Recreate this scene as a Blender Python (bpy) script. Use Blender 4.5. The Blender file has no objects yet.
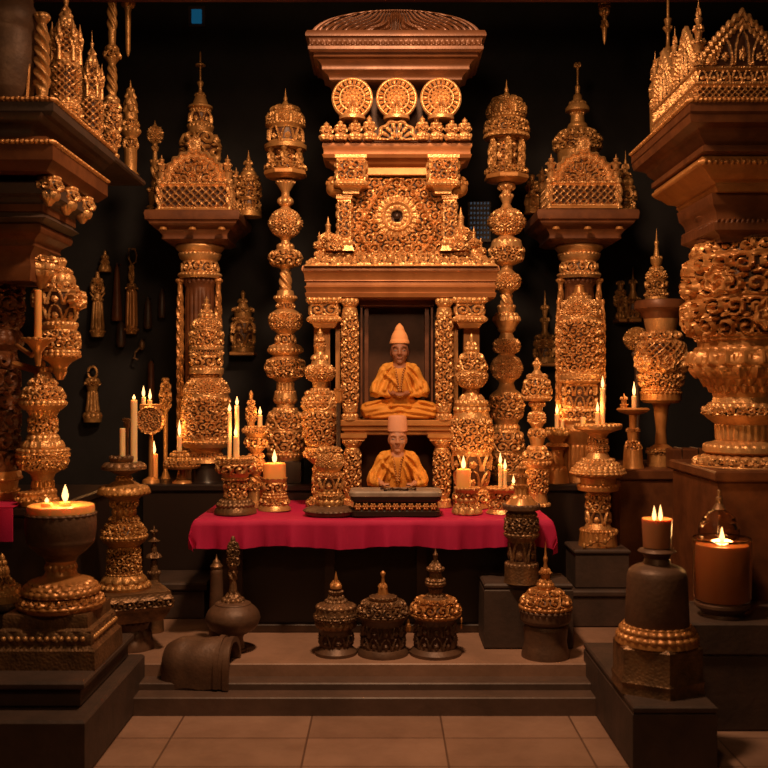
import bpy, math, random
import numpy as np
PI = math.pi
rng = np.random.default_rng(7)
scene = bpy.context.scene
COL = scene.collection
EYE = 1.71          # height of the camera above the floor; lens: 1000 px at 768 px frame width
def X(px, d): return (px-384)*d/1000.0
def Z(py, d): return EYE-(py-384)*d/1000.0

# ------------------------------------------------------------------ mesh building
class G:
    """vertices plus faces; several pieces can be added into one mesh"""
    def __init__(s): s.v=[]; s.q=[]; s.qm=[]; s.n=[]; s.k=0
    def add(s, V, quads=None, ngons=None, mi=0):
        V=np.asarray(V,float).reshape(-1,3)
        if quads is not None and len(quads): s.q.append(np.asarray(quads,int)+s.k); s.qm.append(np.broadcast_to(np.asarray(mi,int),(len(quads),)))
        if ngons:
            for f in ngons: s.n.append([i+s.k for i in f])
        s.v.append(V); s.k+=len(V); return s
    def merge(s, g, off=(0,0,0), rz=0, sc=1.0, rx=0, ry=0):
        V=np.concatenate(g.v)*sc
        if rx: c,n=math.cos(rx),math.sin(rx); V=V@np.array([[1,0,0],[0,c,n],[0,-n,c]])
        if ry: c,n=math.cos(ry),math.sin(ry); V=V@np.array([[c,0,-n],[0,1,0],[n,0,c]])
        if rz: c,n=math.cos(rz),math.sin(rz); V=V@np.array([[c,n,0],[-n,c,0],[0,0,1]])
        q=np.concatenate(g.q) if g.q else None
        return s.add(V+np.array(off,float), q, g.n, np.concatenate(g.qm) if g.q else 0)
    def mesh(s, name, mat, ang=38):
        V=np.concatenate(s.v); Q=np.concatenate(s.q) if s.q else np.zeros((0,4),int)
        me=bpy.data.meshes.new(name)
        loops=np.concatenate([Q.ravel()]+[np.array(f,int) for f in s.n]) if s.n else Q.ravel()
        tot=np.concatenate([np.full(len(Q),4),np.array([len(f) for f in s.n],int)]) if s.n else np.full(len(Q),4)
        start=np.concatenate([[0],np.cumsum(tot)[:-1]])
        me.vertices.add(len(V)); me.vertices.foreach_set('co',V.astype(np.float32).ravel())
        me.loops.add(len(loops)); me.loops.foreach_set('vertex_index',loops.astype(np.int32))
        me.polygons.add(len(tot)); me.polygons.foreach_set('loop_start',start.astype(np.int32)); me.polygons.foreach_set('loop_total',tot.astype(np.int32))
        me.polygons.foreach_set('use_smooth',np.ones(len(tot),bool))
        mi=np.concatenate(s.qm+[np.zeros(len(s.n),int)]) if s.q else np.zeros(len(s.n),int)
        me.polygons.foreach_set('material_index',mi.astype(np.int32))
        me.update(calc_edges=True)
        me.set_sharp_from_angle(angle=math.radians(ang))
        me.materials.append(mat)
        if mi.any(): me.materials.append(M['ground'])
        return me

def tag(o,label=None,cat=None,group=None,kind=None):
    if label: o['label']=label
    if cat: o['category']=cat
    if group: o['group']=group
    if kind: o['kind']=kind
    return o
def obj(name,g,mat,parent=None,loc=(0,0,0),rz=0,ang=38,label=None):
    o=bpy.data.objects.new(name,g if isinstance(g,bpy.types.Mesh) else g.mesh(name,mat,ang)); COL.objects.link(o)
    o.location=loc; o.rotation_euler=(0,0,rz)
    if parent: o.parent=parent
    if label: o['label']=label
    return o
def thing(name,label,cat,loc,group=None,rz=0):
    o=bpy.data.objects.new(name,None); COL.objects.link(o); o.location=loc; o.rotation_euler=(0,0,rz)
    o.empty_display_size=.05
    return tag(o,label,cat,group)
def struct(name,g,mat,loc=(0,0,0)):
    return tag(obj(name,g,mat,None,loc),kind='structure')
def copy_tree(o,parent=None):
    c=o.copy(); COL.objects.link(c); c.parent=parent
    for ch in [k for k in bpy.data.objects if k.parent==o]: copy_tree(ch,c)
    return c

# ------------------------------------------------------------------ carved relief patterns, 0..1 over unit cells
def pat(k,u,v):
    iv=np.floor(v); 
    if k in 'vrs': u=u+.5*(iv%2)
    iu=np.floor(u); lu=u-iu-.5; lv=v-iv-.5
    rho=2*np.hypot(lu,lv); phi=np.arctan2(lv,lu)
    if k=='v':
        ch=np.where((iu+iv)%2>0,1.,-1.)
        h=.5+.5*np.cos(ch*phi+rho*8.5); w=np.clip((1.12-rho)*4,0,1)
        c=np.clip(1-np.hypot(np.abs(lu)-.5,np.abs(lv)-.5)*4.5,0,1)
        return np.maximum(h*w,np.sqrt(c))
    if k=='r':
        pet=(.55+.45*np.cos(8*phi))*np.exp(-((rho-.5)/.24)**2)
        ring=np.exp(-((rho-.92)/.1)**2); boss=np.sqrt(np.clip(1-(rho/.24)**2,0,1))
        c=np.clip(1-np.hypot(np.abs(lu)-.5,np.abs(lv)-.5)*4,0,1)
        return np.clip(np.maximum(np.maximum(pet,ring*.8),np.maximum(boss,c)),0,1)
    if k=='l':
        a=np.abs(np.sin(PI*(u+v))); b=np.abs(np.sin(PI*(u-v)))
        return np.clip(np.maximum(1-(a*1.7)**2,1-(b*1.7)**2),0,1)
    if k=='p':
        w=np.sqrt(np.clip(1-(np.clip(lv+.5,0,1))**2.2,0.001,1))
        e=np.abs(2*lu)/w
        return np.clip(1-e**2,0,1)**.6*(.75+.25*np.cos(e*PI*2))
    if k=='s':
        w=np.sqrt(np.clip(1-(np.clip(.5-lv,0,1))**2.2,0.001,1))
        return np.clip(1-(2*lu/w)**2,0,1)**.6*(.3+.7*(.5-lv))
    if k=='b': return np.sqrt(np.clip(1-rho**2,0,1))
    if k=='f': return np.abs(np.cos(PI*u))
    if k=='x': return .5+.5*np.cos(2*PI*(u+v))
    if k=='a':   # arcade of pointed niches, each with a flower
        ar=np.clip(1-np.abs(np.abs(lu)*2-np.sqrt(np.clip(1-(lv+.5)**1.8,0,1))*.86)*6,0,1)
        f=np.clip(1-np.hypot(lu,lv+.15)*4,0,1)*(.7+.3*np.cos(5*np.arctan2(lv+.15,lu)))
        return np.maximum(ar,f)
    return 0*u
CELL={'v':10,'r':11,'l':7,'p':8,'s':7,'b':4,'f':5,'x':12,'a':16}
AMP={'v':2.8,'r':2.8,'l':2.6,'p':2.2,'s':2.2,'b':2.0,'f':1.3,'x':2.2,'a':3.0}

CUT={'v':.30,'r':.20,'l':.30,'a':.14}
def profile(txt,s,y0):
    """'y,r[,bulge[,pattern[,amp]]] ...' top to bottom in units of s metres -> rings (r,z,nr,nz,pattern,v,L,rm,fade*amp)"""
    tk=[t.split(',') for t in txt.split()]
    R=[]; py,pr=float(tk[0][0]),float(tk[0][1])
    R.append((pr*s,(y0-py)*s,'',0,0,0,0,0))
    for t in tk[1:]:
        y,r=float(t[0]),float(t[1]); b=float(t[2]) if len(t)>2 and t[2] else 0; k=t[3] if len(t)>3 else ''
        am=float(t[4]) if len(t)>4 else 1.
        cs=float(t[5]) if len(t)>5 else 1.
        L=math.hypot(y-py,r-pr)*s+abs(b)*s*.8
        n=max(1,int(L/.0055)) if (k or b) else 1
        if b and not k: n=max(6,min(n,14))
        if k: n=max(8,n)
        for i in range(1,n+1):
            q=i/n; rr=max(0,(pr+(r-pr)*q+b*math.sin(PI*q)))*s; zz=(y0-(py+(y-py)*q))*s
            R.append((rr,zz,k,q,L,max((pr+r)/2+b*.64,.5)*s,am,s*cs))
        py,pr=y,r
    return R
def relief(R,i,U,hole=None):
    """height over unit perimeter U (0..1) for ring i"""
    rr,zz,k,q,L,rm,am,s=R[i]
    if not k: return 0
    c=CELL[k]*s; rows=max(1,round(L/c)) if k not in 'b' else 1
    n=max(5,round(2*PI*rm/(L/rows))) if k not in 'f' else max(8,round(2*PI*rm/c))
    if k=='x': n=max(3,round(2*PI*rm/c))
    if k in 'vx' and n%2: n+=1
    n=min(n,int(len(U)/6)) if len(U)>40 else n
    f=min(1,8*q*(1-q)+.02) if k not in 'fb' else min(1,14*q*(1-q)+.02)
    p=pat(k,U*n,np.full_like(U,(1-q)*rows*.9999))
    if hole is not None and k in CUT and f>.6: hole[i]=p<CUT[k]
    return AMP[k]*s*am*f*(p-.25)
def lathe(txt,s,y0,nseg=None,ph=0.):
    R=profile(txt,s,y0); rmax=max(r[0] for r in R); orn=any(r[2] for r in R)
    if nseg is None: nseg=int(np.clip(2*PI*rmax/.0055,28,170)) if orn else int(np.clip(2*PI*rmax/.012,16,64))
    th=np.arange(nseg)/nseg; ang=th*2*PI+ph
    V=[]; hole=np.zeros((len(R),nseg),bool); C=[]
    for i,r in enumerate(R):
        a=R[max(i-1,0)]; b=R[min(i+1,len(R)-1)]
        tr,tz=b[0]-a[0],b[1]-a[1]; l=math.hypot(tr,tz) or 1
        h=relief(R,i,th,hole) if r[2] else 0
        C.append((max(r[0]-1.7*r[7]*(-tz/l),.0001),r[1]-1.7*r[7]*(tr/l)))
        rr=np.maximum(r[0]+h*(-tz/l),0.0002); zz=r[1]+h*(tr/l)+0*th
        V.append(np.stack([rr*np.cos(ang),rr*np.sin(ang),zz],1))
    m=len(R); V=np.concatenate(V)
    i=np.arange(m-1)[:,None]*nseg; j=np.arange(nseg)[None,:]; j2=(j+1)%nseg
    Q=np.stack([i+j,i+nseg+j,i+nseg+j2,i+j2],-1).reshape(-1,4)
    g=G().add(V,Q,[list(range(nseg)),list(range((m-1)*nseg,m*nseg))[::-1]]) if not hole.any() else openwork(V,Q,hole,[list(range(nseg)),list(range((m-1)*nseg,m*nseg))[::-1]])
    if hole.any():      # dark core behind the pierced gilt shell, coloured as shade between the carvings
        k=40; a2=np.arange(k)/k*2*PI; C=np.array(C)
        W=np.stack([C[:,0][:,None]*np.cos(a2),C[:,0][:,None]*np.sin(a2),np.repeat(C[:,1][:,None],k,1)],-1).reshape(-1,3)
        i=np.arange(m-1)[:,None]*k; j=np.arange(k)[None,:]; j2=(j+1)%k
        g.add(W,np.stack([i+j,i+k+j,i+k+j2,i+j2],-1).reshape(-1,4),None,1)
    return g
def openwork(V,Q,hole,ng):
    hf=hole.ravel(); keep=~(hf[Q].sum(1)>=3)
    return G().add(V,Q[keep],ng)
def rect(txt,s,y0,dy=0.):
    """moulded rectangular block: r is the half width, half depth is r+dy"""
    R=profile(txt,s,y0); orn=any(r[2] for r in R); rm=max(r[0] for r in R)
    def cnt(l): return max(2,int(2*l/.0065)) if orn else 1
    nx,ny=cnt(rm),cnt(rm+dy)
    sides=[((-1,-1),(1,-1),nx,(0,-1)),((1,-1),(1,1),ny,(1,0)),((1,1),(-1,1),nx,(0,1)),((-1,1),(-1,-1),ny,(-1,0))]
    V=[]; N=2*(nx+ny); HO=[]; C=[]
    for i,r in enumerate(R):
        hx=r[0]; hy=max(r[0]+dy,.0005)
        a=R[max(i-1,0)]; b=R[min(i+1,len(R)-1)]; tr,tz=b[0]-a[0],b[1]-a[1]; l=math.hypot(tr,tz) or 1
        o=1.7*r[7]*(-tz/l); C.append((max(hx-o,.0003),max(hy-o,.0003),r[1]-1.7*r[7]*(tr/l)))
        for (p,q,n,nm) in sides:
            t=np.arange(n)/n; ho=np.zeros(n,bool)
            x=(p[0]+(q[0]-p[0])*t)*hx; y=(p[1]+(q[1]-p[1])*t)*hy; z=np.full(n,r[1])
            if r[2]:
                k=r[2]; ln=2*(hx if nm[0]==0 else hy); c=CELL[k]*r[7]; rows=max(1,round(r[4]/c)) if k!='b' else 1
                cells=max(1,round(ln/(r[4]/rows))) if k!='f' else max(1,round(ln/c))
                f=min(1,12*r[3]*(1-r[3])+.02)*np.clip(np.minimum(t,1-t)*ln/.012,0,1)
                pp=pat(k,t*cells,np.full_like(t,(1-r[3])*rows*.9999)); h=AMP[k]*r[7]*r[6]*f*(pp-.25)
                if k in CUT: ho=(pp<CUT[k])&(f>.6)
                x=x+nm[0]*h*(-tz/l); y=y+nm[1]*h*(-tz/l); z=z+h*(tr/l)
            V.append(np.stack([x,y,z],1)); HO.append(ho)
    V=np.concatenate(V); m=len(R); HO=np.concatenate(HO)
    i=np.arange(m-1)[:,None]*N; j=np.arange(N)[None,:]; j2=(j+1)%N
    Q=np.stack([i+j,i+N+j,i+N+j2,i+j2],-1).reshape(-1,4)
    ng=[list(range(N)),list(range((m-1)*N,m*N))[::-1]]
    if not HO.any(): return G().add(V,Q,ng)
    g=openwork(V,Q,HO,ng)
    W=np.array([(sx*a,sy*b,z) for a,b,z in C for sx,sy in((-1,-1),(1,-1),(1,1),(-1,1))])
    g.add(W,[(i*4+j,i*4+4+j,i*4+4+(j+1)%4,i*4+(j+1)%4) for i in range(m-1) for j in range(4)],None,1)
    return g
def box(x0,x1,y0,y1,z0,z1,b=.008):
    b=min(b,(x1-x0)/3,(y1-y0)/3,(z1-z0)/3)
    cx,cy=(x0+x1)/2,(y0+y1)/2; hx,hy=(x1-x0)/2,(y1-y0)/2
    V=[];lv=[(z0,b),(z0+b,0),(z1-b,0),(z1,b)]
    for z,o in lv:
        for sx,sy in((-1,-1),(1,-1),(1,1),(-1,1)): V.append((cx+sx*(hx-o),cy+sy*(hy-o),z))
    Q=[(4*i+j,4*i+(j+1)%4,4*i+4+(j+1)%4,4*i+4+j) for i in range(3) for j in range(4)]
    return G().add(V,Q,[[3,2,1,0],[12,13,14,15]])
def slab(A,B,hole=None):
    """closed body between two same-shaped point grids A (front, facing -Y) and B (back)"""
    n,m=A.shape[:2]; I=np.arange(n*m).reshape(n,m); K=n*m
    f=np.stack([I[:-1,:-1],I[:-1,1:],I[1:,1:],I[1:,:-1]],-1).reshape(-1,4)
    bk=f[:,::-1]+K
    if hole is not None and hole.any():
        # added dark sheet behind the pierced front; its colour stands for shade
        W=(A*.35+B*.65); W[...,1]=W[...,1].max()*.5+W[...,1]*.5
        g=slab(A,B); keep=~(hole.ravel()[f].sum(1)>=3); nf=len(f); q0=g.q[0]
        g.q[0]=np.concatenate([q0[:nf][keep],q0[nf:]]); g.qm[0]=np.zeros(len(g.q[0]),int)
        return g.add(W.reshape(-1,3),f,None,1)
    E=[]
    for e in (I[0,:],I[:,-1],I[-1,::-1],I[::-1,0]):
        E.append(np.stack([e[:-1],e[:-1]+K,e[1:]+K,e[1:]],-1))
    return G().add(np.concatenate([A.reshape(-1,3),B.reshape(-1,3)]),np.concatenate([f,bk]+E))
def panel(w,h,dep,fn,res=.0055,cut=None):
    nx,nz=max(2,int(w/res)),max(2,int(h/res))
    x=np.linspace(-w/2,w/2,nx); z=np.linspace(0,h,nz); Xg,Zg=np.meshgrid(x,z)
    H=fn(Xg,Zg)
    return slab(np.stack([Xg,-dep-H,Zg],-1),np.stack([Xg,0*Xg,Zg],-1),None if cut is None else H<cut)
def disc(Rf,a0,a1,dep,fn,nr=34,na=110,cut=None):
    """carved plate facing -Y, outline radius Rf(angle)"""
    a=np.linspace(a0,a1,na); r=np.linspace(.012,1,nr); A,Rr=np.meshgrid(a,r)
    RR=Rf(A)*Rr; H=fn(Rr,A)*np.clip((1-Rr)*12,0,1)
    Xg,Zg=RR*np.cos(A),RR*np.sin(A)
    return slab(np.stack([Xg,-dep-H,Zg],-1)[::-1],np.stack([Xg,0*Xg,Zg],-1)[::-1],None if cut is None else ((H<cut)&(Rr<.96))[::-1])
def tube(P,r,n=8,closed=False):
    P=[np.array(p,float) for p in P]; m=len(P); V=[]; rad=r if hasattr(r,'__len__') else [r]*m
    up=np.array([0,0,1.])
    for i,p in enumerate(P):
        t=(P[(i+1)%m]-P[i-1]) if closed else (P[min(i+1,m-1)]-P[max(i-1,0)])
        t=t/(np.linalg.norm(t)+1e-9); a=np.cross(t,up)
        if np.linalg.norm(a)<.05: a=np.cross(t,np.array([0,1.,0]))
        a/=np.linalg.norm(a); b=np.cross(a,t)
        for k in range(n):
            c=2*PI*k/n; V.append(p+rad[i]*(a*math.cos(c)+b*math.sin(c)))
    Q=[]
    for i in range(m if closed else m-1):
        for k in range(n): Q.append((i*n+k,((i+1)%m)*n+k,((i+1)%m)*n+(k+1)%n,i*n+(k+1)%n))
    return G().add(V,Q,None if closed else [list(range(n))[::-1],list(range((m-1)*n,m*n))])
def ball(r,c=(0,0,0),n=12,sz=1.):
    V=[];m=n//2+1
    for i in range(m+1):
        t=PI*i/m; rr=max(r*math.sin(t),1e-4)
        for k in range(n): V.append((c[0]+rr*math.cos(2*PI*k/n),c[1]+rr*math.sin(2*PI*k/n),c[2]+sz*r*math.cos(t)))
    Q=[(i*n+k,(i+1)*n+k,(i+1)*n+(k+1)%n,i*n+(k+1)%n) for i in range(m) for k in range(n)]
    return G().add(V,Q)

# ------------------------------------------------------------------ materials
def mat(name,col,rough=.5,metal=0.,bump=0.,bscale=60.,var=.0,vscale=8.,col2=None,spec=.5,vor=False,sss=0,coat=0):
    m=bpy.data.materials.new(name); m.use_nodes=True; nt=m.node_tree; b=nt.nodes['Principled BSDF']
    b.inputs['Base Color'].default_value=(*col,1); b.inputs['Roughness'].default_value=rough; b.inputs['Metallic'].default_value=metal
    b.inputs['Specular IOR Level'].default_value=spec
    tc=nt.nodes.new('ShaderNodeTexCoord')
    if sss:
        b.inputs['Subsurface Weight'].default_value=sss; b.inputs['Subsurface Radius'].default_value=(.03,.012,.005); b.inputs['Subsurface Scale'].default_value=1.
    if coat: b.inputs['Coat Weight'].default_value=coat; b.inputs['Coat Roughness'].default_value=.2
    if var or col2:
        n=nt.nodes.new('ShaderNodeTexNoise'); n.inputs['Scale'].default_value=vscale; n.inputs['Detail'].default_value=6; n.inputs['Roughness'].default_value=.65
        nt.links.new(tc.outputs['Object'],n.inputs['Vector'])
        r=nt.nodes.new('ShaderNodeValToRGB'); r.color_ramp.elements[0].position=.38; r.color_ramp.elements[1].position=.62
        c2=col2 or tuple(c*(1-var) for c in col)
        r.color_ramp.elements[0].color=(*c2,1); r.color_ramp.elements[1].color=(*col,1)
        nt.links.new(n.outputs['Fac'],r.inputs['Fac']); nt.links.new(r.outputs['Color'],b.inputs['Base Color'])
        mr=nt.nodes.new('ShaderNodeMapRange'); mr.inputs['To Min'].default_value=min(1,rough+.12); mr.inputs['To Max'].default_value=max(.05,rough-.1)
        nt.links.new(n.outputs['Fac'],mr.inputs['Value']); nt.links.new(mr.outputs['Result'],b.inputs['Roughness'])
    if bump:
        if vor:
            t=nt.nodes.new('ShaderNodeTexVoronoi'); t.feature='SMOOTH_F1'; t.inputs['Scale'].default_value=bscale; out=t.outputs['Distance']
        else:
            t=nt.nodes.new('ShaderNodeTexNoise'); t.inputs['Scale'].default_value=bscale; t.inputs['Detail'].default_value=5; out=t.outputs['Fac']
        nt.links.new(tc.outputs['Object'],t.inputs['Vector'])
        bp=nt.nodes.new('ShaderNodeBump'); bp.inputs['Strength'].default_value=bump; bp.inputs['Distance'].default_value=.006; bp.invert=vor
        nt.links.new(out,bp.inputs['Height']); nt.links.new(bp.outputs['Normal'],b.inputs['Normal'])
    return m
def emis(name,c1,st,c2=None,st2=None,zr=None):
    m=bpy.data.materials.new(name); m.use_nodes=True; nt=m.node_tree; nt.nodes.remove(nt.nodes['Principled BSDF'])
    e=nt.nodes.new('ShaderNodeEmission'); e.inputs['Color'].default_value=(*c1,1); e.inputs['Strength'].default_value=st
    nt.links.new(e.outputs[0],nt.nodes['Material Output'].inputs[0]); return m
M={}
M['gold']=mat('carved_gold',(.74,.41,.165),.36,.55,.35,150,.0,9,(.56,.28,.10),vor=True)
M['gold2']=mat('aged_gold',(.56,.29,.095),.40,.5,.35,150,.0,10,(.36,.17,.05),vor=True)
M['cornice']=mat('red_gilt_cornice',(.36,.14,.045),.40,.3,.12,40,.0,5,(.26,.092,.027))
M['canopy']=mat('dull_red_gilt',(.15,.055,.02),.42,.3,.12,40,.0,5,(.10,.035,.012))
M['ground']=mat('dark_red_ground',(.075,.026,.011),.5,0,.2,40)  # near-black red-brown that puts shade into the gaps of the gilt carving
M['gild']=mat('gilded_wood',(.58,.27,.085),.36,.4,.12,40,.0,5,(.40,.165,.045))
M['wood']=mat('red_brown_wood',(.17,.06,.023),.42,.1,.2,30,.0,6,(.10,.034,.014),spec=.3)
M['dwood']=mat('dark_wood',(.065,.032,.018),.45,.0,.25,30,.0,5,(.035,.018,.011))
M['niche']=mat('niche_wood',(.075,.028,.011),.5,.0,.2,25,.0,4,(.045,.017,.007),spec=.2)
M['bronze']=mat('old_bronze',(.26,.135,.06),.45,.55,.5,90,.0,12,(.13,.07,.034),vor=True)
M['clay']=mat('dark_clay',(.15,.078,.044),.5,.25,.35,50,.0,8,(.10,.052,.03))
M['stone']=mat('dark_stone',(.072,.041,.029),.6,.0,.35,35,.0,4,(.042,.025,.018))
M['black']=mat('black_lacquer',(.022,.013,.010),.35,.0,.15,30)
M['slabstone']=mat('grey_stone',(.34,.25,.18),.55,.0,.3,45,.0,9,(.22,.16,.115))
M['cloth']=mat('crimson_cloth',(.50,.003,.075),.75,.0,.35,220,.0,3,(.42,.002,.06))
M['robe']=mat('saffron_cloth',(.66,.27,.030),.72,.0,.25,160,.0,6,(.56,.21,.02))
M['shawl']=mat('golden_shawl_cloth',(.70,.30,.038),.7,.0,.25,160,.0,6,(.60,.24,.026))
M['skin']=mat('brown_skin',(.30,.115,.055),.6,.0,.1,60,.0,14,(.26,.095,.045),sss=.1)
M['skin2']=mat('light_brown_skin',(.46,.20,.11),.6,.0,.1,60,.0,14,(.44,.20,.11),sss=.15)
M['hat']=mat('peach_felt',(.78,.34,.13),.8,.0,.3,180)
M['hat2']=mat('salmon_felt',(.72,.34,.20),.8,.0,.3,180)
M['dark']=mat('dark_feature',(.03,.012,.008),.4)
M['lip']=mat('lip',(.36,.09,.06),.45)
M['wax']=mat('ivory_wax',(.86,.60,.32),.45,0,.08,30,sss=.6)
M['honey']=mat('honey_wax',(.85,.42,.13),.42,0,.08,30,sss=.7)
M['ember']=mat('amber_glass_wax',(.40,.16,.065),.3,0,.08,30,sss=.5,coat=.5)
M['wall']=mat('soot_dark_wall',(.0105,.0085,.0095),.8,0,.3,12,.0,2,(.006,.005,.0055))  # near-black base, mottled slightly by noise
M['ceil']=mat('dark_ceiling',(.02,.012,.01),.8)
M['beam']=mat('maroon_beam',(.12,.03,.025),.5)
M['cord']=mat('dark_cord',(.05,.028,.018),.8)
M['flame']=emis('candle_flame',(1.,.50,.16),4.2)
M['pane']=emis('cold_daylight_pane',(.35,.45,.6),.12)
M['pane2']=emis('deep_blue_pane',(.02,.25,.5),.22)
def glass_mat():
    m=bpy.data.materials.new('clear_glass'); m.use_nodes=True; b=m.node_tree.nodes['Principled BSDF']
    b.inputs['Base Color'].default_value=(1,.85,.68,1); b.inputs['Transmission Weight'].default_value=1.; b.inputs['Roughness'].default_value=.03; b.inputs['IOR'].default_value=1.3
    return m
M['glass']=glass_mat()
def floor_mat():
    m=mat('floor_slabs',(.36,.215,.15),.42,0,.3,25,.0,3,(.27,.155,.105)); nt=m.node_tree; b=nt.nodes['Principled BSDF']
    src=b.inputs['Base Color'].links[0].from_socket
    tc=nt.nodes['Texture Coordinate'] if 'Texture Coordinate' in nt.nodes else [n for n in nt.nodes if n.type=='TEX_COORD'][0]
    mp=nt.nodes.new('ShaderNodeMapping'); mp.inputs['Location'].default_value=(.37,-.15,0)
    br=nt.nodes.new('ShaderNodeTexBrick'); br.inputs['Scale'].default_value=1.; br.inputs['Brick Width'].default_value=.66; br.inputs['Row Height'].default_value=.36
    br.inputs['Mortar Size'].default_value=.005; br.offset=0.
    br.inputs['Color1'].default_value=(1,1,1,1); br.inputs['Color2'].default_value=(.8,.78,.76,1); br.inputs['Mortar'].default_value=(.35,.3,.27,1)
    mx=nt.nodes.new('ShaderNodeMixRGB'); mx.blend_type='MULTIPLY'; mx.inputs[0].default_value=1
    nt.links.new(tc.outputs['Object'],mp.inputs[0]); nt.links.new(mp.outputs[0],br.inputs['Vector'])
    nt.links.new(src,mx.inputs[1]); nt.links.new(br.outputs['Color'],mx.inputs[2]); nt.links.new(mx.outputs[0],b.inputs['Base Color'])
    return m
M['floor']=floor_mat()
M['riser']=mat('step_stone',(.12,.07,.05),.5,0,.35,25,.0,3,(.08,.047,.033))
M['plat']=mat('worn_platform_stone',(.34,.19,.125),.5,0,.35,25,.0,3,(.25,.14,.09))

# ------------------------------------------------------------------ helpers that make whole things
def turned(name,label,cat,px,d,y0,parts,zb=None,group=None,s=None,dx=0):
    s=s or d/1000
    t=thing(name,label,cat,(X(px,d)+dx,d,Z(y0,d) if zb is None else zb),group)
    for p in parts:
        pn,pr,mt=p[:3]
        obj(pn,lathe(pr,s,y0,*(p[3:] if len(p)>3 else ())),M[mt],t)
    return t
LIGHTS=[]
def flame_light(p,w,r=.03):
    l=bpy.data.lights.new('flame_light','POINT'); l.energy=w; l.color=(1,.46,.14); l.shadow_soft_size=r
    o=bpy.data.objects.new('flame_light',l); COL.objects.link(o); o.location=p; LIGHTS.append(o)
def candle(label,px,d,ybot,ytop,hw,zb,flame=9,wax='wax',w=1.2,group=None,x=None,name='taper_candle',fw=None,lit=True):
    """wax body from zb up, wick and flame; sizes in photo pixels at distance d"""
    s=d/1000; h=(ybot-ytop)*s; r=hw*s
    t=thing(name,label,'candle',(X(px,d) if x is None else x,d,zb),group)
    obj('wax_body',lathe(f'{ytop+.6},{hw*.5} {ytop},{hw*.9} {ytop+1},{hw},.1 {ybot},{hw*1.02}',s,ybot,20 if hw<5 else 40),M[wax],t)
    if lit:
        wk=obj('wick',tube([(0,0,h-.002),(0.001,0,h+.012)],.0018,6),M['dark'],t)
        f=fw or max(1.6,hw*.5); y=flame
        obj('flame',lathe(f'{-y},0 {-y*.7},{f*.45} {-y*.35},{f} {-y*.12},{f*.8} 0,{f*.3}',s,0,14),M['flame'],wk,(0,0,h+.004))
        flame_light((t.location.x,d-.0,zb+h+.004+flame*s*.5),w,max(.03,flame*s*.55))
    return t
def vol(c=.06,a=.01,k='v'): return lambda x,z: a*pat(k,x/c+50.5,z/c+.0001)

# ================================================================== the setting
struct('floor',box(-4.2,4.2,-1.6,5.15,-.1,0,.001),M['floor'])
struct('floor_platform',box(-4.2,4.2,5.40,9.2,-.1,.2,.006),M['plat'])
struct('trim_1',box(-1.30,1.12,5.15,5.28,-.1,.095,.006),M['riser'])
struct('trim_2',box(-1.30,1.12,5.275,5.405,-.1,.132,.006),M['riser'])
struct('wall_back',box(-4.3,4.3,8.6,8.75,-.1,5.3,.001),M['wall'])
struct('wall_left',box(-4.3,-4.2,-1.6,8.6,-.1,5.3,.001),M['wall'])
struct('wall_right',box(4.2,4.3,-1.6,8.6,-.1,5.3,.001),M['wall'])
struct('wall_front',box(-4.3,4.3,-1.7,-1.6,-.1,5.3,.001),M['wall'])
struct('ceiling',box(-4.3,4.3,-1.7,8.75,5.2,5.3,.001),M['ceil'])
struct('trim_3',box(-4.2,4.2,6.2,6.4,4.15,4.6,.01),M['beam'])
w=struct('window_1',box(X(468,8.55),X(491,8.55),8.56,8.6,Z(242,8.55),Z(201,8.55),.004),M['dwood'])
g=G()
for i in range(6):
    for j in range(8):
        x=X(470.5+i*3.4,8.55); z=Z(238.5-j*4.9,8.55)
        g.merge(box(x,x+.012,8.545,8.562,z,z+.018,.003))
obj('pane',g,M['pane'],w)
w=struct('window_2',box(X(187,8.5),X(204,8.5),8.56,8.6,Z(24,8.5),Z(3,8.5),.004),M['dwood'])
obj('pane',box(X(190.5,8.5),X(200.5,8.5),8.545,8.565,Z(21,8.5),Z(7,8.5),.004),M['pane2'],w)

def block(name,label,cat,x0,x1,y0,y1,z0,z1,mt='stone',cap=0,out=.02,group=None,b=.01):
    """masonry block with a projecting cap slab"""
    t=thing(name,label,cat,((x0+x1)/2,(y0+y1)/2,z0),group); cx,cy=(x0+x1)/2,(y0+y1)/2; h=z1-z0
    obj('body',box(x0-cx,x1-cx,y0-cy,y1-cy,0,h-cap,b),M[mt],t)
    if cap: obj('cap_slab',box(x0-cx-out,x1-cx+out,y0-cy-out,y1-cy+out,h-cap,h,b),M[mt],t)
    return t
# ledges behind the table
t=block('ledge','long dark ledge behind the left end of the red table','ledge',X(140,6.8),-.36,6.89,8.2,.2,1.02,'black',.05)
t=block('ledge','dark ledge behind the right end of the red table','ledge',.36,1.55,6.89,8.2,.2,1.02,'black',.05)
# left side
t=block('side_table','dark waist-high block carrying the big gilt urn stand at left edge','ledge',-3.2,-1.74,5.2,6.35,.385,1.07,'black',.05)
obj('foot_block',box(-.72,.70,-.33,.56,-.185,0,.006),M['black'],t)
t=thing('corner_cloth','small piece of crimson cloth at the far left edge','cloth',(-2.35,5.19,.9))
g=slab(*[np.stack(np.broadcast_arrays(np.linspace(-.44,.44,30)[None,:],(y+.012*np.sin(np.linspace(0,18,30)))[None,:]+0*np.linspace(0,1,8)[:,None],np.linspace(.0,.17,8)[:,None]),-1) for y in (-.045,-.032)])
obj('drape',g,M['cloth'],t); obj('top_flap',box(-.44,.44,-.045,.30,.172,.18,.002),M['cloth'],t)
t=thing('stone_plinth','large stepped stone plinth at lower left under the glowing bowl','plinth',(-1.8,4.85,0))
obj('base_block',box(-.9,.51,-.54,.54,0,.257,.012),M['stone'],t)
obj('upper_tier',box(-.9,.44,-.37,.46,.257,.345,.012),M['stone'],t)
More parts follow.
